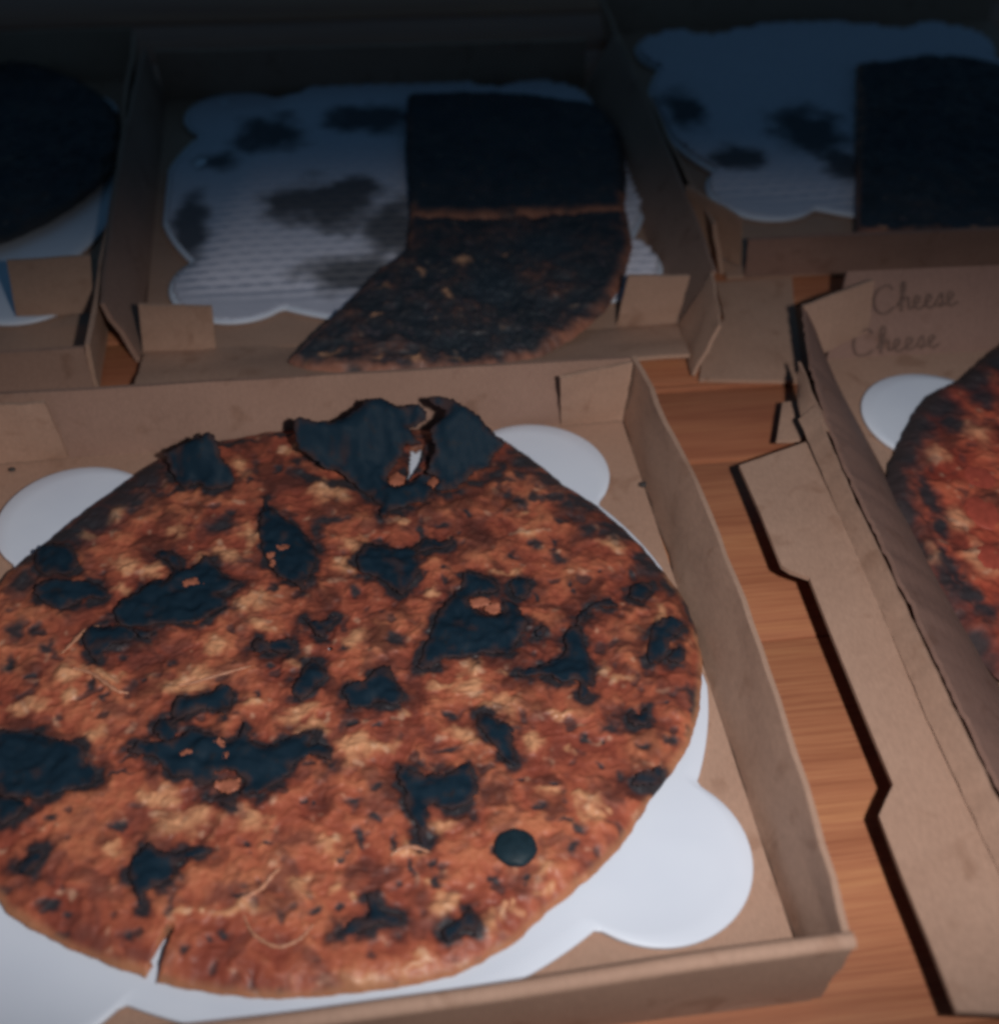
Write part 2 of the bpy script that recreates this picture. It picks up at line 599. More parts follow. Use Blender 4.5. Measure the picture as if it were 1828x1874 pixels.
flap_out += [(0.0835, -0.0620)] if flap_out[-1][1] < -0.0630 else []


def flap_z(x, y):
    fxx = float(np.interp(y, [-0.376, -0.245, -0.19, -0.06], [0.0765, 0.0775, 0.080, 0.0850]))
    d = max(0.0, fxx - x)
    return 0.0290 - 0.10 * d + 0.0010 * math.sin(y * 30) - 0.004 * max(0, (y + 0.12)) / 0.08


sheet('side_flap', flap_out, flap_z, 0.0024, KRAFT, boxC, 0.008)
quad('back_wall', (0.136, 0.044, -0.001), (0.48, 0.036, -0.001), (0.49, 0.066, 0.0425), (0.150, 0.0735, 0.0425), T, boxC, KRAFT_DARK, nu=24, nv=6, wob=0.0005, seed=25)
tC = [(0.1301,0.0377,0.01),(0.1631,0.053,0.012),(0.1602,0.0576,0.046),(0.1114,0.0394,0.043)]
quad('corner_tab', tC[0], tC[1], tC[2], tC[3], 0.0022, boxC, nu=8, nv=7, wob=0.0005, seed=26)
sk = [(0.0973,-0.0038,0.036),(0.0922,-0.0677,0.0385),(0.0851,-0.0563,0.029),(0.092,-0.0228,0.027)]
quad('outer_strip', sk[0], sk[1], sk[2], sk[3], 0.0018, boxC, nu=8, nv=5, seed=27)
sf = [(0.0753,-0.0434,0.014),(0.0903,-0.0436,0.014),(0.1015,-0.011,0.014),(0.0888,-0.0106,0.014)]
quad('corner_flap', sf[0], sf[1], sf[2], sf[3], 0.0022, boxC, nu=6, nv=5, wob=0.0004, seed=28)

# handwriting on its back wall
WALL0 = np.array((0.0, 0.044, 0.0)); WALLN = np.array((0.0, -0.0425, 0.0295)) / np.hypot(0.0425, 0.0295)
letters = {
    'C': [(0.62, .82), (.50, 0.98), (.30, .98), (.10, .80), (.0, .5), (.03, .2), (.18, .02), (.42, .02), (.66, .18)],
    'h': [(0.0, .18), (.20, .62), (.27, .95), (.21, 1.06), (.15, .85), (.13, .0), (.17, .30), (.29, .48), (.38, .40), (.39, .08), (.52, .12)],
    'e': [(0.0, .10), (.17, .27), (.23, .42), (.14, .49), (.06, .33), (.08, .10), (.20, .0), (.38, .12)],
    's': [(0.0, .12), (.18, .50), (.24, .30), (.23, .06), (.10, .02), (.20, .10), (.36, .10)],
}


def write(word, a, b, up, size, seed):
    """a felt-pen word from wall point a to wall point b"""
    r = random.Random(seed)
    pts = []
    x = 0
    for ch in word:
        L = letters[ch]
        pts.append([(x + p[0] + r.uniform(-.015, .015), p[1] + r.uniform(-.02, .02)) for p in L])
        x += L[-1][0] + (0.10 if ch == 'C' else 0.0)
    a = np.array(a); b = np.array(b); up = np.array(up)
    ex = (b - a) / x
    strokes = [pts[0], sum(pts[1:], [])]
    V, F = [], []
    for s in strokes:
        P = []
        for i in range(len(s) - 1):
            p0, p1, p2, p3 = [np.array(s[max(0, min(len(s) - 1, i + k))]) for k in (-1, 0, 1, 2)]
            for k in range(5):
                t = k / 5
                P.append(0.5 * ((2 * p1) + (p2 - p0) * t + (2 * p0 - 5 * p1 + 4 * p2 - p3) * t * t + (3 * p1 - p0 - 3 * p2 + p3) * t ** 3))
        P.append(np.array(s[-1]))
        Q = [a + ex * p[0] + up * size * p[1] for p in P]
        base = len(V)
        for i, qv in enumerate(Q):
            d = Q[min(i + 1, len(Q) - 1)] - Q[max(i - 1, 0)]
            d /= np.linalg.norm(d) + 1e-9
            sd = np.cross(WALLN, d) * 0.00062
            V += [qv - sd, qv + sd, qv + sd + WALLN * 0.0003, qv - sd + WALLN * 0.0003]
            if i:
                o = base + 4 * i
                for k in range(4):
                    F.append((o - 4 + k, o - 4 + (k + 1) % 4, o + (k + 1) % 4, o + k))
    me = mesh_from('handwriting', V, F, root_loc(boxC))
    ob = link('handwriting', me, INK, boxC)
    ob['label'] = 'dark felt-pen handwriting on the cardboard wall'
    return ob


wup = np.array((0.0, 0.0295, 0.0425)) / np.hypot(0.0425, 0.0295)
w1 = [(0.1654,0.0563,0.0222),(0.2182,0.0578,0.0244)]
w2 = [(0.152,0.0426,0.002),(0.2063,0.0441,0.0042)]
write('Cheese', w1[0], w1[1], wup, 0.0165, 3)
write('Cheese', w2[0], w2[1], wup, 0.0150, 5)
plateC = make_plate('lobed_plate', 'white lobed plastic plate under the red pizza at the right edge', (0.300, -0.134), 0.04)

# the one cut off by the left edge
boxD = thing('pizza_box', 'kraft pizza box cut off by the left edge, mostly in shadow', 'pizza box', (-0.46, 0.25, 0.0), G)
quad('base_panel', (-0.64, 0.060, 0), (-0.298, 0.060, 0), (-0.300, 0.47, 0), (-0.64, 0.47, 0), T, boxD, nu=10, nv=10, wob=0.0002)
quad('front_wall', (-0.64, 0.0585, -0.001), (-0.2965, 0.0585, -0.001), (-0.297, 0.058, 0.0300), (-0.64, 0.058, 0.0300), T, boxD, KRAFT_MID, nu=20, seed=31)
quad('side_wall', (-0.2985, 0.470, -0.001), (-0.2965, 0.060, -0.001), (-0.2965, 0.060, 0.031), (-0.297, 0.470, 0.038), T, boxD, nu=20, bulge=(0.002, 0, 0), seed=32)
quad('back_wall', (-0.64, 0.470, -0.001), (-0.2985, 0.470, -0.001), (-0.297, 0.475, 0.040), (-0.64, 0.475, 0.040), T, boxD, nu=20, seed=33)
tD = [(-0.3474,0.128,0.0067),(-0.3018,0.128,0.0068),(-0.2966,0.128,0.0463),(-0.3443,0.128,0.0455)]
quad('corner_tab', tD[0], tD[1], tD[2], tD[3], 0.0022, boxD, nu=8, nv=7, wob=0.0006, seed=34)
plateD = make_plate('lobed_plate', 'white lobed plate in the dark box at the left edge', (-0.468, 0.285))

# the one at the back right
boxE = thing('pizza_box', 'kraft pizza box at the back right with a flap lying on the table', 'pizza box', (0.27, 0.31, 0.0), G)
quad('base_panel', (0.100, 0.140, 0), (0.455, 0.136, 0), (0.455, 0.535, 0), (0.100, 0.535, 0), T, boxE, nu=10, nv=10, wob=0.0002)
quad('front_wall', (0.112, 0.1385, -0.001), (0.455, 0.1335, -0.001), (0.455, 0.1290, 0.0300), (0.108, 0.1345, 0.0300), T, boxE, KRAFT_DARK, nu=20, seed=41)  # shadow of the right-hand box is put into this wall's darker colour
quad('side_wall', (0.0995, 0.145, -0.001), (0.0995, 0.535, -0.001), (0.0900, 0.535, 0.036), (0.0900, 0.150, 0.034), T, boxE, nu=20, bulge=(-0.002, 0, 0), seed=42)
quad('back_wall', (0.0995, 0.535, -0.001), (0.455, 0.535, -0.001), (0.455, 0.541, 0.042), (0.094, 0.541, 0.042), T, boxE, nu=20, seed=43)
tE = [(0.0851,0.177,0.002),(0.1114,0.1491,0.002),(0.1039,0.1439,0.04),(0.077,0.1814,0.044)]
quad('corner_tab', tE[0], tE[1], tE[2], tE[3], 0.0022, boxE, nu=8, nv=7, wob=0.0006, seed=44)
fe = [(0.0538,0.0329,0.0005),(0.0612,0.0552,0.0005),(0.085,0.0923,0.0005),(0.0904,0.1324,0.0005),(0.1158,0.1338,0.0005),(0.1429,0.1351,0.0005),(0.1368,0.1131,0.0005),(0.1282,0.0772,0.0005),(0.1147,0.0239,0.0005)]
sheet('front_flap', [(p[0], p[1]) for p in fe], lambda x, y: 0.0005 + 0.0006 * math.sin(x * 80), 0.0024, KRAFT, boxE, 0.01)
plateE = make_plate('lobed_plate', 'white lobed plate with a greasy liner in the back right box', (0.272, 0.360))


# ------------------------------------------------------------------ embossed liners on the two far plates
def make_liner(name, label, centre, R, fade, stains):
    nx, ny = 170, 400
    po = plate_outline()
    pa = np.array([math.atan2(p[1], p[0]) for p in po]); pr = np.array([math.hypot(*p) for p in po])
    o_ = np.argsort(pa); pa, pr = pa[o_], pr[o_]
    gx, gy = np.meshgrid(np.linspace(-R, R, nx), np.linspace(-R, R, ny), indexing='ij')
    X = gx + centre[0]; Y = gy + centre[1]
    m = np.hypot(gx, gy) < 0.985 * np.interp(np.arctan2(gy, gx), np.r_[pa - 2 * np.pi, pa, pa + 2 * np.pi], np.r_[pr, pr, pr])
    row = (gy + 0.0012 * fbm(gx, gy, 20, 2, 9)) / 0.0090
    ph = np.floor(row) * 0.5
    ridge = np.sin(2 * np.pi * row)
    dash = 0.5 + 0.5 * np.sin(2 * np.pi * (gx / 0.0135 + ph))
    k = fade(X, Y)
    Z = 0.0044 + k * (0.0021 * ridge * (0.55 + 0.45 * dash) + 0.0021) + 0.0010 * fbm(gx, gy, 25, 2, 3)
    base = np.array((0.57, 0.56, 0.65))
    col = np.tile(base, (nx * ny, 1))
    st = np.zeros(nx * ny)
    for (sx, sy, rx, ry) in stains:
        d = np.hypot((X - sx) / rx, (Y - sy) / ry).ravel() + 0.55 * fbm(X, Y, 45, 3, 14).ravel()
        st = np.maximum(st, 1 - sstep(0.50, 1.30, d))
    col = lerp(col, (0.060, 0.062, 0.074), st * 0.92)
    idx = -np.ones(nx * ny, int)
    keep = m.ravel()
    idx[keep] = np.arange(keep.sum())
    V = np.c_[X.ravel(), Y.ravel(), Z.ravel()][keep]
    I = np.arange(nx * ny).reshape(nx, ny)
    q4 = np.stack([I[:-1, :-1], I[1:, :-1], I[1:, 1:], I[:-1, 1:]], -1).reshape(-1, 4)
    q4 = idx[q4]
    q4 = q4[(q4 >= 0).all(1)]
    me = mesh_np(name, V - np.array((*centre, 0)), q4)
    set_attr(me, col[keep], 0.55 + 0 * st[keep])
    o = link(name, me, LINER)
    o.location = (*centre, 0.0)
    sol = o.modifiers.new('thickness', 'SOLIDIFY'); sol.thickness = 0.0006; sol.offset = -1
    tag(o, label, 'liner', 'embossed paper liners')
    return o


def mesh_np(name, V, Q):
    me = bpy.data.meshes.new(name)
    me.vertices.add(len(V))
    me.vertices.foreach_set('co', np.ascontiguousarray(V, np.float32).ravel())
    me.loops.add(Q.size)
    me.loops.foreach_set('vertex_index', np.ascontiguousarray(Q, np.int32).ravel())
    me.polygons.add(len(Q))
    me.polygons.foreach_set('loop_start', np.arange(0, Q.size, Q.shape[1], dtype=np.int32))
    me.update(calc_edges=True)
    me.validate()
    return me


def set_attr(me, col, gloss):
    a = me.attributes.new('tint', 'FLOAT_COLOR', 'POINT')
    a.data.foreach_set('color', np.c_[np.clip(col, 0, 1), np.ones(len(col))].astype(np.float32).ravel())
    g = me.attributes.new('gloss', 'FLOAT', 'POINT')
    g.data.foreach_set('value', np.asarray(gloss, np.float32))


plateB = make_plate('lobed_plate', 'white lobed plate in the box behind, half of it empty', (-0.100, 0.273))
stB = [(-0.1556,0.2457,0.0432,0.0375),(-0.1383,0.1573,0.0385,0.0238),(-0.1938,0.3544,0.0284,0.0325),(-0.1174,0.3702,0.0374,0.025),(-0.1132,0.209,0.022,0.0409),(-0.2474,0.2288,0.0124,0.048),(-0.1396,0.2632,0.0229,0.0226),(-0.2312,0.3193,0.0157,0.0163)]
make_liner('paper_liner', 'white ridged paper liner with dark grease stains left of the dark pizza half', (-0.100, 0.273), 0.170,
           lambda x, y: sstep(0.128, 0.165, y + 0.10 * (x + 0.2)) * sstep(-0.262, -0.225, x - 0.25 * (y - 0.16)), stB)
stE = [(0.1473,0.2856,0.0246,0.0186),(0.2142,0.3234,0.0299,0.0448),(0.1263,0.3681,0.0173,0.0374),(0.2222,0.2704,0.0164,0.0253)]
make_liner('paper_liner', 'dim ridged paper liner in the back right box', (0.272, 0.360), 0.170,
           lambda x, y: sstep(0.205, 0.24, y - 0.25 * (0.2 - x)), stE)


# ------------------------------------------------------------------ pizzas
def noise_warp(x, y, amt, f, seed):
    return x + amt * fbm(x, y, f, 3, seed), y + amt * fbm(x, y, f, 3, seed + 50)


def blob_field(x, y, blobs, lo, hi, wf=90, wa=0.0045, seed=60):
    wx, wy = noise_warp(x, y, wa, wf, seed)
    s = np.zeros(len(x))
    for (bx, by, rx, ry) in blobs:
        k = np.abs(x - bx) < rx * 2 + 0.01
        if not k.any():
            continue
        d = np.hypot((wx[k] - bx) / rx, (wy[k] - by) / ry)
        s[k] = np.maximum(s[k], 1 - sstep(lo, hi, d))
    return s


class Recipe:
    pass


def field(r, x, y):
    """height above the plate, colour and roughness of the baked top at world x, y"""
    x = np.asarray(x, float); y = np.asarray(y, float)
    qx, qy = noise_warp(x, y, 0.006, 60, 21 + r.seed)
    big = fbm(qx, qy, 24, 3, 1 + r.seed); mid = fbm(qx, qy, 85, 3, 2 + r.seed, 0.55); fine = fbm(x, y, 230, 2, 3 + r.seed, 0.5)
    ch = blob_field(x, y, r.cheese, 0.05, 1.75, wf=70, wa=0.008, seed=60)
    dk = blob_field(x, y, r.char, 0.30, 1.30, wf=130, wa=0.0042, seed=70)
    melt = np.clip(0.60 * sstep(-0.35, 0.45, big) + 0.60 * ch, 0, 1)
    c = np.tile(np.array(r.sauce), (len(x), 1))
    c = lerp(c, r.mid, sstep(-0.40, 0.20, 0.6 * mid + 0.8 * big))
    c = lerp(c, r.cheese_col, 0.90 * sstep(0.20, 0.95, melt + 0.25 * fine + 0.55 * mid))
    c = lerp(c, r.light, 0.95 * sstep(0.15, 1.10, ch * 0.98 + 0.45 * mid + 0.18 * fine))
    c = lerp(c, r.glint, r.glint_amt * sstep(0.30, 0.62, fbm(x, y, 130, 2, 77) + 0.25 * ch - 0.05))  # oily highlights put into the colour as pale flecks
    brown = sstep(-0.06, 0.42, fbm(qx, qy, 55, 3, 12 + r.seed, 0.6)) * (1 - 0.8 * ch)
    c = lerp(c, r.brown, 0.68 * brown)
    patch = sstep(0.02, 0.42, fbm(qx, qy, 38, 4, 18 + r.seed, 0.62) + r.dark_bias(x, y)) * (1 - 0.85 * ch)
    c = lerp(c, np.array(r.brown) * 0.60, 0.80 * patch)
    speck = sstep(0.33, 0.56, fbm(x, y, 95, 2, 15 + r.seed) + 0.25 * (fbm(x, y, 14, 2, 16))) * (1 - 0.8 * ch)
    c = lerp(c, np.array(r.black) + np.array((0.03, 0.008, 0.004)), 0.80 * speck * r.specks)
    c = lerp(c, r.black, 0.95 * dk)
    h = 0.0070 + r.relief * (0.0014 * big + 0.0014 * mid + 0.00040 * fine) + 0.0012 * ch * (0.4 + mid) - 0.0006 * speck - 0.0005 * dk
    h = h + 0.0007 * np.maximum(0, fbm(x, y, 150, 2, 44))
    g = 0.48 + 0.14 * brown - 0.10 * ch + 0.16 * dk + 0.08 * fine
    return h, c, np.clip(g, 0.25, 0.9)


def make_pizza(name, label, r, z0, group='baked pizzas'):
    cx, cy = r.centre
    nr, nt = r.res
    th = np.linspace(0, 2 * np.pi, nt, endpoint=False)
    Rt = r.R(th)
    s = np.concatenate([np.linspace(0.004, 0.955, nr - 26) ** 0.92, np.linspace(0.957, 1.0, 26)])
    s = np.sort(s)
    S, TH = np.meshgrid(s, th, indexing='ij')
    RR = S * Rt[None]
    x = (cx + RR * np.cos(TH)).ravel(); y = (cy + RR * np.sin(TH)).ravel()
    h, c, g = field(r, x, y)
    e = ((1 - S) * Rt[None]).ravel()                              # metres in from the edge
    rim = 1 - sstep(0.0, r.rim_w, e + 0.35 * r.rim_w * fbm(x, y, 70, 3, 90))
    h = h + 0.0018 * rim * (1 + fbm(x, y, 60, 2, 91)) * r.rim_up
    rc = np.tile(np.array(r.rim), (len(x), 1))
    rc = lerp(rc, r.rim_dark, sstep(-0.1, 0.35, fbm(x, y, 40, 3, 92) + r.rim_bias(x - cx, y - cy)))
    c = lerp(c, rc, 0.85 * rim[...,])[:, :]
    drop = np.clip(1 - (1 - np.clip(e / 0.0120, 0, 1)) ** 2.0, 0, 1)
    z = z0 + 0.0010 + (h - 0.0010) * (0.12 + 0.88 * drop)
    tilt = r.tilt(x, y)
    z = z + tilt
    # cuts where the slices have drawn apart
    hole = np.zeros(len(x), bool)
    for poly in r.slits:
        O = [Vector(p) for p in poly]
        bx0, bx1 = min(p.x for p in O) - .003, max(p.x for p in O) + .003
        by0, by1 = min(p.y for p in O) - .003, max(p.y for p in O) + .003
        for i in np.nonzero((x > bx0) & (x < bx1) & (y > by0) & (y < by1))[0]:
            if inside(x[i], y[i], O):
                hole[i] = True
            else:
                d = min_dist(x[i], y[i], O)
                if d < 0.0012:
                    z[i] = z0 + 0.001 + (z[i] - z0 - 0.001) * (0.1 + 0.9 * min(1, d / 0.0012))
                    c[i] = c[i] * 0.5 + np.array(r.rim) * 0.5
    for L in r.leaves:                                            # juices burnt on round each leaf
        o2 = np.array([p[:2] for p in spline(L, 3)])
        k = np.nonzero((x > o2[:, 0].min() - .007) & (x < o2[:, 0].max() + .007) & (y > o2[:, 1].min() - .007) & (y < o2[:, 1].max() + .007))[0]
        d = np.full(len(k), 9.0)
        for a, b in zip(o2, np.roll(o2, -1, axis=0)):
            ab = b - a
            t = np.clip(((x[k] - a[0]) * ab[0] + (y[k] - a[1]) * ab[1]) / (ab @ ab + 1e-15), 0, 1)
            d = np.minimum(d, np.hypot(x[k] - a[0] - t * ab[0], y[k] - a[1] - t * ab[1]))
        nz = fbm(x[k], y[k], 110, 3, 95)
        w = 1 - sstep(0.0008, 0.0075, d + 0.0080 * nz)
        c[k] = lerp(c[k], np.array(r.brown) * 0.62, 0.80 * w)
        w2 = 1 - sstep(0.0003, 0.0034, d + 0.0065 * nz)
        c[k] = lerp(c[k], r.black, 0.92 * w2)
    root = thing(name, label, 'pizza', (cx, cy, z0), group)
    V = np.c_[x - cx, y - cy, z - z0]
    I = np.arange(nr * nt).reshape(nr, nt)
    J = np.roll(I, -1, axis=1)
    Q = np.stack([I[:-1], I[1:], J[1:], J[:-1]], -1)
    split = nr - 18
    for nm, a, b in (('baked_top', 0, split), ('crust', split, nr - 1)):
        q4 = Q[a:b].reshape(-1, 4)
        q4 = q4[~hole[q4].any(1)]
        used = np.unique(q4)
        mp = -np.ones(nr * nt, int); mp[used] = np.arange(len(used))
        me = mesh_np(nm, V[used], mp[q4])
        set_attr(me, c[used], g[used])
        ob = link(nm, me, TOPPING, root)
    return root


def top_height(r, z0, x, y):
    h, _, _ = field(r, np.atleast_1d(x), np.atleast_1d(y))
    return z0 + h + r.tilt(np.atleast_1d(x), np.atleast_1d(y))


def make_leaf(name, pts, r, z0, parent, seed, curl=0.0026, lift=0.0007, mat=None, thick=0.0006):
    """a wilted leaf draped on the pizza; outline points carry the height by which it stands up"""
    out = spline(pts, 7, 0.00075, seed)
    v, f = cdt(out, 0.0016)
    base = top_height(r, z0, v[:, 0], v[:, 1])
    O = [Vector(p[:2]) for p in out]
    d = np.array([min_dist(a, b, O) for a, b in v])
    oz = np.array([p[2] for p in out])
    ox = np.array([p[:2] for p in out])
    up = np.zeros(len(v))
    if np.ptp(oz) > 1e-5:
        for i, p in enumerate(v):
            w = 1 / (((ox - p) ** 2).sum(1) + 1e-7) ** 1.5
            up[i] = (w * (oz - oz.min())).sum() / w.sum()
    wob = fbm(v[:, 0], v[:, 1], 60, 2, 200 + seed)
    z = base + lift + curl * (wob + 0.35) * (1 - sstep(0.0, 0.008, d)) + 0.0016 * sstep(0.0, 0.006, d) * (1 + 1.2 * fbm(v[:, 0], v[:, 1], 110, 3, 7)) + np.maximum(up, 0)
    n = len(v)
    V = np.concatenate([np.c_[v, z], np.c_[v, z - thick]])
    F = [tuple(q) for q in f] + [tuple(k + n for k in reversed(q)) for q in f]
    cnt = {}
    for q in f:
        for k in range(len(q)):
            a, b = q[k], q[(k + 1) % len(q)]
            if (b, a) in cnt:
                del cnt[(b, a)]
            else:
                cnt[(a, b)] = 1
    F += [(b, a, a + n, b + n) for a, b in cnt]
    me = mesh_from(name, V, F, root_loc(parent))
    nz = fbm(v[:, 0], v[:, 1], 150, 3, 260 + seed)
    sc_ = np.clip(0.85 * (1 - sstep(0.0, 0.0024, d + 0.0036 * nz)) + 0.55 * sstep(0.25, 0.5, fbm(v[:, 0], v[:, 1], 85, 3, 280 + seed)), 0, 0.9)
    a = me.attributes.new('scorch', 'FLOAT', 'POINT')
    a.data.foreach_set('value', np.r_[sc_, sc_].astype(np.float32))
    return link(name, me, mat or LEAF, parent)


Z_PLATE = 0.0042

# --- the large front pizza
A = Recipe()
A.seed = 0; A.centre = (-0.1705, -0.162); A.res = (330, 1250)
A_EDGE = [(-0.0697,-0.019,0.009),(-0.0561,-0.0379,0.009),(-0.0448,-0.0578,0.009),(-0.0328,-0.072,0.009),(-0.0221,-0.0899,0.009),(-0.009,-0.1199,0.009),(-0.0013,-0.1424,0.009),(0.0001,-0.1605,0.009),(-0.002,-0.184,0.009),(-0.0072,-0.2028,0.009),(-0.0125,-0.2176,0.009),(-0.0199,-0.2315,0.009),(-0.0283,-0.242,0.009),(-0.043,-0.2567,0.009),(-0.0641,-0.2806,0.009),(-0.0795,-0.2917,0.009),(-0.0941,-0.3017,0.009),(-0.1062,-0.3117,0.009),(-0.1118,-0.3143,0.009),(-0.1323,-0.3227,0.009),(-0.1506,-0.3246,0.009),(-0.1706,-0.3248,0.009),(-0.1902,-0.3238,0.009),(-0.2059,-0.3219,0.009),(-0.2255,-0.3165,0.009),(-0.2414,-0.3107,0.009),(-0.2504,-0.3061,0.009),(-0.2679,-0.2966,0.009),(-0.298,-0.2764,0.009),(-0.3236,-0.0929,0.009),(-0.3053,-0.0702,0.009),(-0.2789,-0.0385,0.009),(-0.2499,-0.0097,0.009),(-0.2154,-0.0009,0.009),(-0.1771,0.003,0.009)]


def traced_radius(edge, c, fallback):
    a = np.array([math.atan2(p[1] - c[1], p[0] - c[0]) for p in edge])
    r = np.array([math.hypot(p[0] - c[0], p[1] - c[1]) for p in edge])
    ta = np.linspace(-math.pi, math.pi, 25)[:-1]
    far = np.array([t for t in ta if np.abs(np.angle(np.exp(1j * (a - t)))).min() > 0.25])
    a = np.r_[a, far]; r = np.r_[r, np.full(len(far), fallback)]
    o = np.argsort(a); a = a[o]; r = r[o]
    a3 = np.r_[a - 2 * math.pi, a, a + 2 * math.pi]; r3 = np.r_[r, r, r]
    return lambda th: np.interp((th + math.pi) % (2 * math.pi) - math.pi, a3, r3)


A_TR = traced_radius(A_EDGE, A.centre, 0.165)
A.R = lambda th: A_TR(th) + 0.0006 * fbm(np.cos(th), np.sin(th), 3.0, 3, 5) + 0.0008 * fbm(np.cos(th), np.sin(th), 22.0, 2, 6)
A.sauce = (0.24, 0.054, 0.033); A.mid = (0.40, 0.105, 0.056); A.cheese_col = (0.49, 0.170, 0.084); A.light = (0.61, 0.290, 0.152)
A.glint = (0.68, 0.42, 0.28); A.glint_amt = 0.45
A.brown = (0.125, 0.038, 0.030); A.black = (0.022, 0.024, 0.030); A.specks = 1.0
A.rim = (0.42, 0.19, 0.10); A.rim_dark = (0.05, 0.035, 0.036); A.rim_up = 1.0
A.rim_bias = lambda x, y: 0.85 * sstep(-0.02, 0.08, y) - 0.40 * sstep(0.02, -0.08, y)
A.tilt = lambda x, y: 0 * x
A.dark_bias = lambda x, y: 0.24 * sstep(-0.14, 0.14, (x + 0.17) * 0.7 + (y + 0.16)) - 0.06
A.cheese = ([(-0.2321,-0.246,0.0125,0.0079),(-0.2057,-0.2512,0.0092,0.0059),(-0.1622,-0.2193,0.007,0.0085),(-0.2731,-0.1983,0.0052,0.0045),(-0.2076,-0.1914,0.0045,0.0035),(-0.2592,-0.2553,0.0049,0.0029),(-0.2235,-0.2884,0.002,0.0016),(-0.2306,-0.2858,0.0028,0.0017),(-0.211,-0.2895,0.0071,0.0039),(-0.1738,-0.2825,0.0036,0.0036),(-0.1866,-0.2818,0.004,0.0041),(-0.173,-0.2649,0.0049,0.0047),(-0.2426,-0.2348,0.0077,0.0061),(-0.2833,-0.208,0.0043,0.0032),(-0.302,-0.1803,0.0062,0.0046),(-0.1793,-0.2062,0.0071,0.0044),(-0.1862,-0.1974,0.0064,0.004),(-0.1646,-0.2899,0.0024,0.0023)]
 + [(-0.1628,-0.3208,0.0106,0.0034),(-0.1462,-0.3221,0.0046,0.0024),(-0.1537,-0.2192,0.0098,0.0064),(-0.0929,-0.2957,0.0034,0.0031),(-0.1167,-0.3038,0.0043,0.0061),(-0.1098,-0.3003,0.0023,0.0035),(-0.069,-0.2543,0.0047,0.0028),(-0.0818,-0.2502,0.006,0.0022),(-0.1291,-0.2635,0.0054,0.0048),(-0.174,-0.2825,0.0035,0.004),(-0.0946,-0.2858,0.0037,0.0035),(-0.1335,-0.2973,0.0043,0.0033),(-0.1441,-0.3166,0.0046,0.0033),(-0.0855,-0.224,0.0054,0.0044),(-0.0716,-0.2122,0.0055,0.0028),(-0.1426,-0.202,0.0027,0.0029),(-0.0715,-0.2606,0.0034,0.0045),(-0.066,-0.2592,0.0025,0.0041),(-0.1449,-0.2712,0.0066,0.0028),(-0.1169,-0.217,0.0053,0.0038),(-0.1006,-0.2029,0.0083,0.0046),(-0.1388,-0.2859,0.0028,0.0027),(-0.0728,-0.2294,0.0025,0.0021),(-0.1056,-0.299,0.0019,0.0035)]
 + [(-0.2117,-0.0296,0.006,0.0083),(-0.1679,-0.0526,0.0092,0.0088),(-0.1865,-0.0186,0.005,0.0051),(-0.2658,-0.0958,0.0055,0.0051),(-0.2211,-0.0958,0.0121,0.0073),(-0.206,-0.1297,0.0083,0.008),(-0.2874,-0.0752,0.0066,0.0042),(-0.2725,-0.0601,0.0057,0.0062),(-0.2228,-0.1539,0.0061,0.0056),(-0.2332,-0.1735,0.0137,0.0048),(-0.251,-0.0369,0.0047,0.0041),(-0.1564,-0.0973,0.0066,0.0073),(-0.2836,-0.1628,0.0083,0.0049),(-0.1836,-0.1672,0.0051,0.0049),(-0.2439,-0.077,0.0081,0.006),(-0.2506,-0.1025,0.0059,0.0057),(-0.2656,-0.112,0.0049,0.0055),(-0.2848,-0.1769,0.0053,0.0047),(-0.2304,-0.175,0.0054,0.003),(-0.2071,-0.0871,0.0046,0.0089),(-0.2031,-0.1433,0.0057,0.0065),(-0.2697,-0.1668,0.0054,0.0031)]
 + [(-0.0258,-0.109,0.0067,0.0081),(-0.1577,-0.0971,0.0056,0.0059),(-0.159,-0.1562,0.0062,0.0063),(-0.0148,-0.1571,0.0041,0.0092),(-0.1108,-0.1806,0.0056,0.006),(-0.0692,-0.0966,0.0044,0.0041),(-0.0855,-0.1227,0.0075,0.0025),(-0.1609,-0.0566,0.0064,0.008),(-0.1209,-0.1313,0.0039,0.0032),(-0.0953,-0.1849,0.0038,0.0036),(-0.1211,-0.1885,0.0065,0.0024),(-0.0691,-0.0827,0.0042,0.0027),(-0.051,-0.1876,0.0057,0.0049),(-0.0186,-0.1646,0.0039,0.0052),(-0.0426,-0.1935,0.0056,0.0021),(-0.1082,-0.1906,0.0055,0.0047),(-0.1327,-0.0803,0.0063,0.003),(-0.1605,-0.1113,0.005,0.0071)])
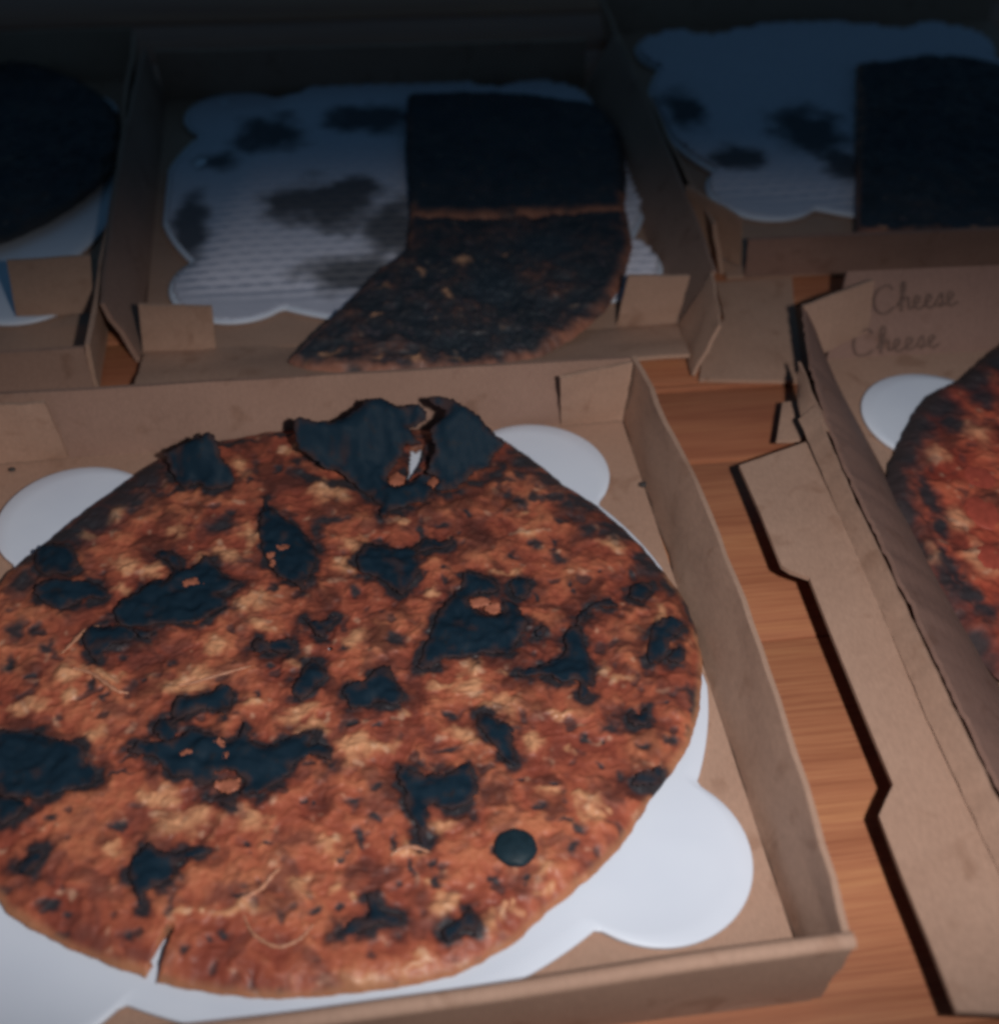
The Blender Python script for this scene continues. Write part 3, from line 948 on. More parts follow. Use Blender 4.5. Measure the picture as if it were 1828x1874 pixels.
A.char = ([(-0.2984,-0.0776,0.0185,0.0132),(-0.2853,-0.0633,0.0172,0.0137),(-0.2718,-0.0485,0.0176,0.0132),(-0.2578,-0.0331,0.0168,0.0129),(-0.2417,-0.0195,0.0143,0.0115),(-0.0627,-0.0412,0.0116,0.0088),(-0.051,-0.0588,0.0126,0.0085),(-0.0359,-0.0787,0.0124,0.0083),(-0.0233,-0.1006,0.0121,0.0087),(-0.0135,-0.125,0.0092,0.0097),(-0.2965,-0.07,0.016,0.0079),(-0.2847,-0.0553,0.0136,0.009),(-0.2713,-0.0381,0.014,0.0093),(-0.2569,-0.0245,0.0128,0.0088),(-0.2405,-0.0129,0.0115,0.0072),(-0.2148,-0.0088,0.0174,0.0032),(-0.1887,-0.0051,0.0147,0.0028),(-0.3103,-0.0858,0.0105,0.0084),(-0.3131,-0.1039,0.0103,0.011),(-0.0643,-0.0319,0.0076,0.0055),(-0.053,-0.0533,0.0087,0.0044),(-0.0389,-0.0721,0.0084,0.0042),(-0.0262,-0.0942,0.0095,0.004),(-0.0144,-0.1172,0.0081,0.0046),(-0.0076,-0.1406,0.0042,0.0079),(-0.0018,-0.1574,0.0025,0.0091),(-0.0002,-0.1714,0.0015,0.0081),(-0.0097,-0.2093,0.0014,0.0091)]
 + [(-0.257,-0.0444,0.0036,0.0036),(-0.2637,-0.0532,0.0063,0.0064),(-0.2453,-0.0473,0.003,0.0035),(-0.2737,-0.0442,0.0053,0.0048),(-0.2206,-0.0736,0.0088,0.0076),(-0.2176,-0.0662,0.0031,0.0046),(-0.2976,-0.1464,0.0035,0.0041),(-0.3015,-0.1631,0.0026,0.0032),(-0.2638,-0.1553,0.0029,0.003),(-0.2748,-0.1698,0.0036,0.0027),(-0.2697,-0.1775,0.0027,0.0024),(-0.2073,-0.0409,0.0021,0.0029),(-0.1847,-0.0375,0.0046,0.0034),(-0.1922,-0.0334,0.0033,0.0026),(-0.1962,-0.1199,0.0034,0.0031),(-0.1667,-0.0765,0.0105,0.0052),(-0.1732,-0.0819,0.0036,0.006),(-0.3116,-0.1334,0.0056,0.0091),(-0.303,-0.1356,0.0033,0.0046),(-0.3122,-0.1558,0.0036,0.0063),(-0.2532,-0.1712,0.0016,0.0018),(-0.2409,-0.1629,0.0023,0.0025),(-0.1647,-0.1619,0.0021,0.0037),(-0.1976,-0.1686,0.0021,0.0022)]
 + [(-0.0756,-0.0676,0.0046,0.0054),(-0.069,-0.0748,0.0053,0.0057),(-0.0458,-0.0789,0.0051,0.0063),(-0.0522,-0.0718,0.0087,0.0042),(-0.0619,-0.0707,0.0043,0.0035),(-0.0846,-0.0535,0.0044,0.0039),(-0.0772,-0.056,0.0065,0.0029),(-0.0669,-0.0537,0.0044,0.0047),(-0.0397,-0.0983,0.005,0.0061),(-0.052,-0.0893,0.0043,0.0039),(-0.0664,-0.1059,0.0043,0.0042),(-0.0579,-0.1172,0.0047,0.0055),(-0.0579,-0.1054,0.0027,0.0039),(-0.0801,-0.1132,0.0051,0.0026),(-0.1133,-0.1167,0.0028,0.0028),(-0.1142,-0.1251,0.0023,0.0036),(-0.1237,-0.1191,0.002,0.0025),(-0.0231,-0.1305,0.0024,0.0025),(-0.0164,-0.1189,0.0062,0.0044),(-0.0099,-0.1137,0.0041,0.0059),(-0.1401,-0.1596,0.005,0.0048),(-0.165,-0.1618,0.0029,0.0028),(-0.0722,-0.1417,0.0018,0.0024),(-0.0545,-0.1389,0.0022,0.0027),(-0.0555,-0.1332,0.0018,0.0019),(-0.1583,-0.1263,0.0034,0.0047),(-0.0987,-0.0794,0.0021,0.004),(-0.0579,-0.1113,0.0031,0.002),(-0.1045,-0.0926,0.0015,0.0015),(-0.0047,-0.1319,0.0031,0.0034),(-0.0389,-0.1266,0.0021,0.0016),(-0.1442,-0.0942,0.0031,0.0024),(-0.165,-0.0767,0.0095,0.004),(-0.1221,-0.0906,0.0031,0.0075),(-0.1123,-0.0872,0.0052,0.003),(-0.0751,-0.1659,0.0032,0.0023),(-0.0783,-0.1551,0.0019,0.0045),(-0.0091,-0.1748,0.0015,0.0021),(0.0013,-0.1576,0.0023,0.0067),(-0.0115,-0.2092,0.0024,0.0081)]
 + [(-0.2849,-0.2386,0.0025,0.0024),(-0.2515,-0.2944,0.003,0.0029),(-0.2299,-0.3021,0.0032,0.0022),(-0.2212,-0.2998,0.0013,0.0021),(-0.2152,-0.298,0.0023,0.0026),(-0.2817,-0.2772,0.0054,0.0023),(-0.2747,-0.2816,0.0031,0.0021),(-0.1821,-0.2931,0.0026,0.0024),(-0.2368,-0.2928,0.0014,0.0014),(-0.2584,-0.2448,0.005,0.0024),(-0.2065,-0.2608,0.0023,0.0015),(-0.1991,-0.2598,0.0026,0.0017),(-0.17,-0.271,0.0014,0.0018),(-0.171,-0.2909,0.0014,0.0016),(-0.1795,-0.2117,0.0012,0.0044),(-0.204,-0.1849,0.0018,0.0035),(-0.1809,-0.2428,0.0013,0.0014),(-0.1855,-0.2422,0.0013,0.0014),(-0.2095,-0.2817,0.0031,0.0016),(-0.2574,-0.2133,0.0043,0.0015),(-0.2603,-0.2192,0.0069,0.0011),(-0.1556,-0.2392,0.0025,0.002),(-0.1825,-0.2254,0.0034,0.0021),(-0.2233,-0.2371,0.0017,0.0012)]
 + [(-0.0796,-0.2763,0.0037,0.0035),(-0.0519,-0.2202,0.0056,0.0049),(-0.0645,-0.2238,0.0018,0.0021),(-0.0576,-0.2279,0.0014,0.0017),(-0.0283,-0.2298,0.0056,0.0029),(-0.0537,-0.2462,0.0023,0.0028),(-0.0899,-0.2568,0.0026,0.0022),(-0.121,-0.2052,0.0025,0.0033),(-0.1341,-0.287,0.0028,0.0025),(-0.1502,-0.2863,0.0021,0.0024),(-0.1691,-0.2711,0.0018,0.002),(-0.1716,-0.2904,0.0016,0.002),(-0.1232,-0.225,0.0062,0.0028),(-0.1369,-0.2298,0.004,0.0032),(-0.1293,-0.2324,0.0035,0.0023),(-0.1502,-0.2658,0.0016,0.0053),(-0.1624,-0.2624,0.0025,0.006),(-0.155,-0.2392,0.0042,0.0025),(-0.157,-0.2552,0.0034,0.0029),(-0.1648,-0.2452,0.0037,0.0026),(-0.0184,-0.2236,0.0029,0.0032),(-0.0137,-0.2144,0.0025,0.0092),(-0.0417,-0.2326,0.0044,0.0024),(-0.0613,-0.24,0.0019,0.0017),(-0.0964,-0.2427,0.0026,0.0018),(-0.082,-0.246,0.0021,0.0014),(-0.1355,-0.2771,0.0019,0.0026),(-0.1439,-0.2788,0.0016,0.0028),(-0.154,-0.3244,0.0026,0.0011),(-0.1168,-0.2591,0.0031,0.0029),(-0.1128,-0.2864,0.0016,0.0018),(-0.0993,-0.2899,0.0022,0.0014),(-0.0757,-0.269,0.0042,0.0029),(-0.1635,-0.2047,0.0027,0.0022),(-0.0388,-0.2512,0.0035,0.002),(-0.1726,-0.3021,0.0023,0.002),(-0.0793,-0.2656,0.0033,0.002),(-0.1121,-0.2752,0.0021,0.0034),(-0.1528,-0.2071,0.0023,0.0018),(-0.0255,-0.2107,0.0027,0.0011)])
A.relief = 1.15; A.rim_w = 0.0042
A.slits = [[(p[0], p[1]) for p in [(-0.2452,-0.3132,0.012),(-0.2415,-0.3137,0.012),(-0.2393,-0.3048,0.012),(-0.2353,-0.2921,0.012),(-0.2362,-0.2917,0.012),(-0.2412,-0.3024,0.012)]],
           [(p[0], p[1]) for p in [(-0.1216,-0.0253,0.012),(-0.1159,-0.0236,0.012),(-0.1172,-0.0321,0.012),(-0.1224,-0.044,0.012),(-0.1271,-0.0522,0.012),(-0.1282,-0.0512,0.012),(-0.1237,-0.0395,0.012)]]]
A.leaves = [
 [(-0.2497,-0.0298,0.0251),(-0.2431,-0.0287,0.0271),(-0.2331,-0.0258,0.0315),(-0.23,-0.0269,0.0307),(-0.2287,-0.0256,0.0323),(-0.2236,-0.0276,0.0307),(-0.2209,-0.0319,0.0263),(-0.2202,-0.0356,0.0223),(-0.2164,-0.0396,0.0183),(-0.2147,-0.0442,0.0135),(-0.2263,-0.0494,0.0135),(-0.2328,-0.0438,0.0135),(-0.2401,-0.0463,0.0135),(-0.2453,-0.0386,0.0159),(-0.2488,-0.0317,0.0231)],
 [(-0.199,-0.0564,0.0135),(-0.1957,-0.0686,0.0135),(-0.1876,-0.0772,0.0135),(-0.1785,-0.0873,0.0135),(-0.1748,-0.0981,0.0135),(-0.1762,-0.1096,0.0135),(-0.1794,-0.1177,0.0135),(-0.1821,-0.1264,0.0135),(-0.1864,-0.1197,0.0135),(-0.1932,-0.1147,0.0135),(-0.1971,-0.1058,0.0135),(-0.2005,-0.0952,0.0135),(-0.2025,-0.0816,0.0135),(-0.2004,-0.0696,0.0135)],
 [(-0.2684,-0.1319,0.0135),(-0.2667,-0.1228,0.0135),(-0.2594,-0.1182,0.0135),(-0.2531,-0.1107,0.0135),(-0.2453,-0.1102,0.0135),(-0.2427,-0.1049,0.0135),(-0.2459,-0.0988,0.0135),(-0.2517,-0.0924,0.0135),(-0.2443,-0.0918,0.0135),(-0.24,-0.098,0.0135),(-0.2387,-0.1067,0.0135),(-0.23,-0.1013,0.0135),(-0.2271,-0.0988,0.0135),(-0.2219,-0.1058,0.0135),(-0.2169,-0.112,0.0135),(-0.2119,-0.1167,0.0135),(-0.2216,-0.1232,0.0135),(-0.2181,-0.1277,0.0135),(-0.2195,-0.1322,0.0135),(-0.2269,-0.1393,0.0135),(-0.2344,-0.1403,0.0135),(-0.2515,-0.139,0.0135),(-0.2646,-0.1381,0.0135)],
 [(-0.309,-0.0859,0.0135),(-0.3038,-0.0792,0.0135),(-0.2967,-0.0815,0.0135),(-0.2898,-0.091,0.0135),(-0.2881,-0.0983,0.0135),(-0.2916,-0.1021,0.0135),(-0.3023,-0.1016,0.0135),(-0.3077,-0.0961,0.0135)],
 [(-0.306,-0.1142,0.0135),(-0.3035,-0.1077,0.0135),(-0.2978,-0.107,0.0135),(-0.2909,-0.1091,0.0135),(-0.2843,-0.1078,0.0135),(-0.2753,-0.1109,0.0135),(-0.2723,-0.1181,0.0135),(-0.2755,-0.1204,0.0135),(-0.2833,-0.1182,0.0135),(-0.2877,-0.1217,0.0135),(-0.294,-0.1243,0.0135),(-0.3001,-0.1203,0.0135)],
 [(-0.2813,-0.1445,0.0135),(-0.2787,-0.1372,0.0135),(-0.2703,-0.1368,0.0135),(-0.2627,-0.139,0.0135),(-0.2578,-0.1422,0.0135),(-0.2593,-0.1471,0.0135),(-0.2648,-0.149,0.0135),(-0.2701,-0.1509,0.0135),(-0.2725,-0.1556,0.0135),(-0.274,-0.1591,0.0135),(-0.2772,-0.1538,0.0135)],
 [(-0.2587,-0.1423,0.0135),(-0.2539,-0.1445,0.0135),(-0.2507,-0.1443,0.0135),(-0.2514,-0.1474,0.0135),(-0.2556,-0.1469,0.0135)],
 [(-0.2055,-0.1584,0.0135),(-0.2031,-0.153,0.0135),(-0.1994,-0.1566,0.0135),(-0.1947,-0.1565,0.0135),(-0.189,-0.1552,0.0135),(-0.1863,-0.1612,0.0135),(-0.191,-0.1638,0.0135),(-0.1975,-0.1606,0.0135),(-0.2022,-0.1625,0.0135)],
 [(-0.1821,-0.1431,0.0135),(-0.1773,-0.1456,0.0135),(-0.1735,-0.1467,0.0135),(-0.1695,-0.1426,0.0135),(-0.1662,-0.1436,0.0135),(-0.1708,-0.1496,0.0135),(-0.1729,-0.1558,0.0135),(-0.1767,-0.1541,0.0135),(-0.1784,-0.1488,0.0135)],
 [(-0.1877,-0.186,0.0135),(-0.1838,-0.1745,0.0135),(-0.1789,-0.1665,0.0135),(-0.1754,-0.1718,0.0135),(-0.1729,-0.1782,0.0135),(-0.1776,-0.1825,0.0135),(-0.1805,-0.188,0.0135),(-0.1851,-0.1898,0.0135)],
 [(-0.1813,-0.0286,0.0382),(-0.1711,-0.0305,0.0375),(-0.1603,-0.0301,0.039),(-0.157,-0.0296,0.0398),(-0.147,-0.0267,0.0435),(-0.1446,-0.025,0.0454),(-0.137,-0.0242,0.0469),(-0.1307,-0.0265,0.0454),(-0.1276,-0.028,0.0442),(-0.119,-0.0289,0.0442),(-0.1139,-0.0318,0.042),(-0.1154,-0.0356,0.0382),(-0.1221,-0.0369,0.0364),(-0.1233,-0.038,0.0352),(-0.1184,-0.0432,0.0307),(-0.1261,-0.044,0.0292),(-0.1286,-0.0476,0.0255),(-0.1333,-0.051,0.0217),(-0.137,-0.0553,0.0173),(-0.133,-0.0581,0.015),(-0.1264,-0.0573,0.0165),(-0.1186,-0.055,0.0195),(-0.1144,-0.0562,0.0187),(-0.1168,-0.0583,0.0165),(-0.1139,-0.061,0.0143),(-0.1179,-0.0694,0.0135),(-0.1256,-0.0717,0.0135),(-0.1365,-0.0752,0.0135),(-0.1416,-0.0801,0.0135),(-0.1424,-0.0682,0.0135),(-0.1513,-0.0576,0.0135),(-0.1602,-0.0504,0.0195),(-0.1665,-0.0482,0.021),(-0.1725,-0.0444,0.024),(-0.1795,-0.039,0.0285),(-0.1822,-0.034,0.033)],
 [(-0.1117,-0.0265,0.0472),(-0.1057,-0.0267,0.0476),(-0.0995,-0.029,0.0461),(-0.0934,-0.0332,0.0427),(-0.0853,-0.0388,0.0382),(-0.0794,-0.0442,0.0337),(-0.0748,-0.0471,0.0315),(-0.0768,-0.0501,0.0285),(-0.0813,-0.052,0.0262),(-0.0851,-0.0563,0.0217),(-0.0918,-0.0579,0.0195),(-0.0988,-0.0619,0.015),(-0.1077,-0.0641,0.0135),(-0.1134,-0.0618,0.0135),(-0.1093,-0.0591,0.0165),(-0.1127,-0.0556,0.0195),(-0.1163,-0.0541,0.0206),(-0.1138,-0.0508,0.024),(-0.1112,-0.0464,0.0285),(-0.1119,-0.0431,0.0315),(-0.1125,-0.0387,0.0356),(-0.1079,-0.0364,0.0382),(-0.1032,-0.0334,0.0416),(-0.1062,-0.0311,0.0435),(-0.1104,-0.0294,0.0446)],
 [(-0.1552,-0.1062,0.0135),(-0.1507,-0.0994,0.0135),(-0.1434,-0.098,0.0135),(-0.1365,-0.1025,0.0135),(-0.1262,-0.1014,0.0135),(-0.1264,-0.1094,0.0135),(-0.1269,-0.1208,0.0135),(-0.1326,-0.1286,0.0135),(-0.136,-0.1337,0.0135),(-0.1396,-0.1291,0.0135),(-0.1459,-0.1201,0.0135),(-0.1547,-0.1163,0.0135)],
 [(-0.1261,-0.1007,0.0135),(-0.1206,-0.0968,0.0135),(-0.1134,-0.0976,0.0135),(-0.1069,-0.0954,0.0135),(-0.1086,-0.1012,0.0135),(-0.1182,-0.1045,0.0135),(-0.1256,-0.1066,0.0135)],
 [(-0.1049,-0.1233,0.0135),(-0.0979,-0.1234,0.0135),(-0.0913,-0.1277,0.0135),(-0.0893,-0.1349,0.0135),(-0.0946,-0.137,0.0135),(-0.1004,-0.1357,0.0135),(-0.1049,-0.14,0.0135),(-0.1044,-0.1441,0.0135),(-0.1002,-0.1499,0.0135),(-0.0936,-0.152,0.0135),(-0.0885,-0.1472,0.0135),(-0.0882,-0.1419,0.0135),(-0.0829,-0.1465,0.0135),(-0.0802,-0.1549,0.0135),(-0.0796,-0.1602,0.0135),(-0.0839,-0.1662,0.0135),(-0.0875,-0.1708,0.0135),(-0.0892,-0.1757,0.0135),(-0.0966,-0.1736,0.0135),(-0.1061,-0.1737,0.0135),(-0.1196,-0.1746,0.0135),(-0.1257,-0.1789,0.0135),(-0.1323,-0.1793,0.0135),(-0.1308,-0.1733,0.0135),(-0.1249,-0.1614,0.0135),(-0.1208,-0.1502,0.0135),(-0.1147,-0.1388,0.0135),(-0.1069,-0.1315,0.0135)],
 [(-0.0837,-0.1314,0.0135),(-0.0771,-0.1279,0.0135),(-0.0746,-0.1317,0.0135),(-0.0756,-0.1378,0.0135),(-0.0782,-0.1417,0.0135),(-0.0819,-0.1399,0.0135),(-0.0833,-0.1356,0.0135)],
 [(-0.0562,-0.1622,0.0135),(-0.054,-0.1552,0.0135),(-0.0486,-0.1505,0.0135),(-0.0379,-0.147,0.0135),(-0.0355,-0.1527,0.0135),(-0.0438,-0.1517,0.0135),(-0.0498,-0.1541,0.0135),(-0.0532,-0.16,0.0135)],
 [(-0.0877,-0.1851,0.0135),(-0.0801,-0.1848,0.0135),(-0.0728,-0.1813,0.0135),(-0.0665,-0.1783,0.0135),(-0.0638,-0.1736,0.0135),(-0.0641,-0.1698,0.0135),(-0.0612,-0.1649,0.0135),(-0.056,-0.1629,0.0135),(-0.0555,-0.1707,0.0135),(-0.0545,-0.181,0.0135),(-0.0542,-0.1945,0.0135),(-0.0577,-0.1978,0.0135),(-0.0611,-0.2056,0.0135),(-0.0632,-0.2042,0.0135),(-0.0621,-0.196,0.0135),(-0.0713,-0.1944,0.0135),(-0.0761,-0.1896,0.0135),(-0.0863,-0.1884,0.0135)],
 [(-0.0239,-0.1705,0.0135),(-0.02,-0.1664,0.0135),(-0.0121,-0.1627,0.0135),(-0.0082,-0.1671,0.0135),(-0.0104,-0.1721,0.0135),(-0.0155,-0.1767,0.0135),(-0.0189,-0.1826,0.0135),(-0.0232,-0.1884,0.0135),(-0.0288,-0.1877,0.0135)],
 [(-0.0197,-0.1863,0.0135),(-0.0148,-0.1818,0.0135),(-0.0113,-0.1835,0.0135),(-0.0129,-0.1902,0.0135),(-0.0175,-0.1891,0.0135)],
 [(-0.1663,-0.1885,0.0135),(-0.1624,-0.1848,0.0135),(-0.1559,-0.1838,0.0135),(-0.1509,-0.1784,0.0135),(-0.1452,-0.1766,0.0135),(-0.1437,-0.1816,0.0135),(-0.1406,-0.1892,0.0135),(-0.1404,-0.1974,0.0135),(-0.1459,-0.198,0.0135),(-0.152,-0.1949,0.0135),(-0.1577,-0.1977,0.0135),(-0.1631,-0.1982,0.0135),(-0.1647,-0.1934,0.0135)],
 [(-0.0288,-0.1473,0.0135),(-0.0263,-0.1407,0.0135),(-0.0206,-0.1379,0.0135),(-0.016,-0.1405,0.0135),(-0.0186,-0.1471,0.0135),(-0.0234,-0.1507,0.0135)],
 [(-0.313,-0.1941,0.0135),(-0.3053,-0.1945,0.0135),(-0.2976,-0.1943,0.0135),(-0.2893,-0.1997,0.0135),(-0.2813,-0.2028,0.0135),(-0.2759,-0.2057,0.0135),(-0.2729,-0.2146,0.0135),(-0.2691,-0.2239,0.0135),(-0.2739,-0.2259,0.0135),(-0.2813,-0.2271,0.0135),(-0.29,-0.2301,0.0135),(-0.2967,-0.2287,0.0135),(-0.308,-0.2238,0.0135)],
 [(-0.3075,-0.2269,0.0135),(-0.3001,-0.2273,0.0135),(-0.2958,-0.2324,0.0135),(-0.2974,-0.2361,0.0135),(-0.3049,-0.2396,0.0135)],
 [(-0.2403,-0.1944,0.0135),(-0.2389,-0.1866,0.0135),(-0.2355,-0.1835,0.0135),(-0.2275,-0.1833,0.0135),(-0.2221,-0.1822,0.0135),(-0.2186,-0.1796,0.0135),(-0.214,-0.1825,0.0135),(-0.2144,-0.1883,0.0135),(-0.2165,-0.1961,0.0135),(-0.2219,-0.1926,0.0135),(-0.2272,-0.1914,0.0135),(-0.2342,-0.194,0.0135),(-0.2394,-0.1968,0.0135),(-0.2384,-0.1991,0.0135),(-0.2365,-0.2027,0.0135),(-0.2405,-0.2088,0.0135),(-0.2442,-0.204,0.0135),(-0.2467,-0.1993,0.0135),(-0.2448,-0.1939,0.0135)],
 [(-0.2563,-0.2102,0.0135),(-0.251,-0.2065,0.0135),(-0.244,-0.2078,0.0135),(-0.2397,-0.2078,0.0135),(-0.2364,-0.2049,0.0135),(-0.2295,-0.2024,0.0135),(-0.2233,-0.2054,0.0135),(-0.2145,-0.2086,0.0135),(-0.2102,-0.2075,0.0135),(-0.2089,-0.2004,0.0135),(-0.2076,-0.2062,0.0135),(-0.2067,-0.2096,0.0135),(-0.2014,-0.214,0.0135),(-0.1944,-0.2121,0.0135),(-0.1882,-0.209,0.0135),(-0.1803,-0.2094,0.0135),(-0.1814,-0.2159,0.0135),(-0.1744,-0.2167,0.0135),(-0.173,-0.2255,0.0135),(-0.1798,-0.2215,0.0135),(-0.1868,-0.2233,0.0135),(-0.1912,-0.2286,0.0135),(-0.1973,-0.2341,0.0135),(-0.204,-0.2374,0.0135),(-0.2099,-0.2367,0.0135),(-0.2083,-0.2307,0.0135),(-0.2126,-0.226,0.0135),(-0.2194,-0.2247,0.0135),(-0.2235,-0.2299,0.0135),(-0.2312,-0.2259,0.0135),(-0.2372,-0.2252,0.0135),(-0.2417,-0.2194,0.0135),(-0.2462,-0.2146,0.0135),(-0.254,-0.212,0.0135)],
 [(-0.2234,-0.2351,0.0135),(-0.2175,-0.2368,0.0135),(-0.2124,-0.2374,0.0135),(-0.2132,-0.2424,0.0135),(-0.2191,-0.2386,0.0135)],
 [(-0.253,-0.2691,0.0135),(-0.2506,-0.2629,0.0135),(-0.2462,-0.2569,0.0135),(-0.2413,-0.2594,0.0135),(-0.2356,-0.261,0.0135),(-0.2275,-0.2601,0.0135),(-0.221,-0.2619,0.0135),(-0.2234,-0.2644,0.0135),(-0.2298,-0.2655,0.0135),(-0.2345,-0.2658,0.0135),(-0.2351,-0.2704,0.0135),(-0.2404,-0.2752,0.0135),(-0.2457,-0.2781,0.0135),(-0.2469,-0.2833,0.0135),(-0.2499,-0.274,0.0135)],
 [(-0.2954,-0.2602,0.0135),(-0.2939,-0.2567,0.0135),(-0.2903,-0.2543,0.0135),(-0.2864,-0.2539,0.0135),(-0.2866,-0.2585,0.0135),(-0.29,-0.2627,0.0135),(-0.2939,-0.2631,0.0135)],
 [(-0.11,-0.2087,0.0135),(-0.1066,-0.2069,0.0135),(-0.1032,-0.209,0.0135),(-0.0993,-0.2134,0.0135),(-0.0953,-0.2173,0.0135),(-0.0955,-0.2217,0.0135),(-0.0963,-0.2304,0.0135),(-0.0959,-0.2369,0.0135),(-0.0988,-0.2355,0.0135),(-0.1023,-0.2286,0.0135),(-0.106,-0.2227,0.0135),(-0.1094,-0.2145,0.0135)],
 [(-0.1456,-0.2393,0.0135),(-0.1446,-0.2321,0.0135),(-0.1408,-0.2347,0.0135),(-0.1367,-0.2368,0.0135),(-0.1298,-0.2371,0.0135),(-0.1264,-0.2385,0.0135),(-0.1209,-0.236,0.0135),(-0.1161,-0.2323,0.0135),(-0.1151,-0.2388,0.0135),(-0.1134,-0.2463,0.0135),(-0.1167,-0.2521,0.0135),(-0.1249,-0.2556,0.0135),(-0.1305,-0.2524,0.0135),(-0.1338,-0.251,0.0135),(-0.1361,-0.2577,0.0135),(-0.1372,-0.2693,0.0135),(-0.1396,-0.268,0.0135),(-0.1398,-0.2612,0.0135),(-0.1425,-0.254,0.0135),(-0.1438,-0.2488,0.0135),(-0.1426,-0.2449,0.0135)],
 [(-0.1351,-0.3085,0.0135),(-0.1313,-0.3055,0.0135),(-0.1271,-0.3034,0.0135),(-0.1234,-0.2995,0.0135),(-0.1212,-0.3042,0.0135),(-0.1224,-0.3109,0.0135),(-0.126,-0.3079,0.0135),(-0.1294,-0.31,0.0135),(-0.1328,-0.3121,0.0135)],
 [(-0.1734,-0.3028,0.0135),(-0.1677,-0.2992,0.0135),(-0.1622,-0.2982,0.0135),(-0.1616,-0.2894,0.0135),(-0.1585,-0.2898,0.0135),(-0.1573,-0.2962,0.0135),(-0.1503,-0.2979,0.0135),(-0.1498,-0.3015,0.0135),(-0.1539,-0.3035,0.0135),(-0.1577,-0.3013,0.0135),(-0.1625,-0.3033,0.0135),(-0.1688,-0.3043,0.0135)],
 [(-0.0449,-0.2176,0.0135),(-0.0421,-0.2134,0.0135),(-0.039,-0.216,0.0135),(-0.0354,-0.2124,0.0135),(-0.0366,-0.222,0.0135),(-0.0422,-0.2225,0.0135)],
 [(-0.0502,-0.2509,0.0135),(-0.0478,-0.248,0.0135),(-0.0414,-0.2472,0.0135),(-0.0365,-0.2451,0.0135),(-0.0366,-0.2494,0.0135),(-0.0392,-0.2532,0.0135),(-0.046,-0.2519,0.0135)],
 [(-0.076,-0.1652,0.0135),(-0.0725,-0.1617,0.0135),(-0.0706,-0.1625,0.0135),(-0.0732,-0.1661,0.0135),(-0.0759,-0.1677,0.0135)],
]
pizzaA = make_pizza('pizza', 'large whole pizza with black leaves in the front box', A, Z_PLATE)

for i, L in enumerate(A.leaves):
    make_leaf('basil_leaf', L, A, Z_PLATE, pizzaA, 300 + i)


def dome(name, x, y, rx, ry, hz, z, mat, parent, seed):
    """irregular low dome resting on a surface"""
    bm = bmesh.new()
    bmesh.ops.create_icosphere(bm, subdivisions=4, radius=1.0)
    for v in bm.verts:
        k = 1 + 0.05 * float(perlin(v.co.x * 2.2 + seed, v.co.y * 2.2 + v.co.z, seed))
        v.co = Vector((v.co.x * rx * k, v.co.y * ry * k, v.co.z * hz * k))
    me = bpy.data.meshes.new(name); bm.to_mesh(me); bm.free()
    o = link(name, me, mat, parent)
    o.location = Vector((x, y, z)) - (root_loc(parent) if parent else Vector((0, 0, 0)))
    return o


ol = [(-0.1024,-0.2757,0.008,0.01)][0]
dome('olive', ol[0], ol[1], ol[2] * 1.08, ol[3] * 0.86, 0.0032, float(top_height(A, Z_PLATE, ol[0], ol[1])[0]) + 0.001, OLIVE, pizzaA, 2)
# browned cheese showing through gaps in the leaves
BIT = flat_material('cheese_bit', (0.38, 0.125, 0.072), 0.5, 0.3)
for i, (x, y, rx, ry) in enumerate([(-0.2332,-0.1165,0.0045,0.0033),(-0.1908,-0.0957,0.003,0.0017),(-0.1969,-0.1001,0.0016,0.0017),(-0.1959,-0.106,0.0013,0.0028)] + [(-0.1123,-0.0563,0.0032,0.0045),(-0.1003,-0.1426,0.0049,0.0034),(-0.0941,-0.148,0.0039,0.0034),(-0.1315,-0.0525,0.0043,0.0065),(-0.1215,-0.0626,0.0053,0.0022)] + [(-0.2191,-0.212,0.0023,0.0028),(-0.2155,-0.2172,0.0029,0.0018),(-0.2327,-0.2146,0.0025,0.0013),(-0.2153,-0.232,0.0051,0.0037)]):
    r_ = random.Random(900 + i)
    ring = [(x + rx * k * math.cos(a), y + ry * k * math.sin(a), 0.016) for a, k in [(2 * math.pi * n / 9, r_.uniform(0.75, 1.2)) for n in range(9)]]
    make_leaf('cheese_bit', ring, A, Z_PLATE, pizzaA, 700 + i, 0.0004, 0.0022, BIT, 0.0012)


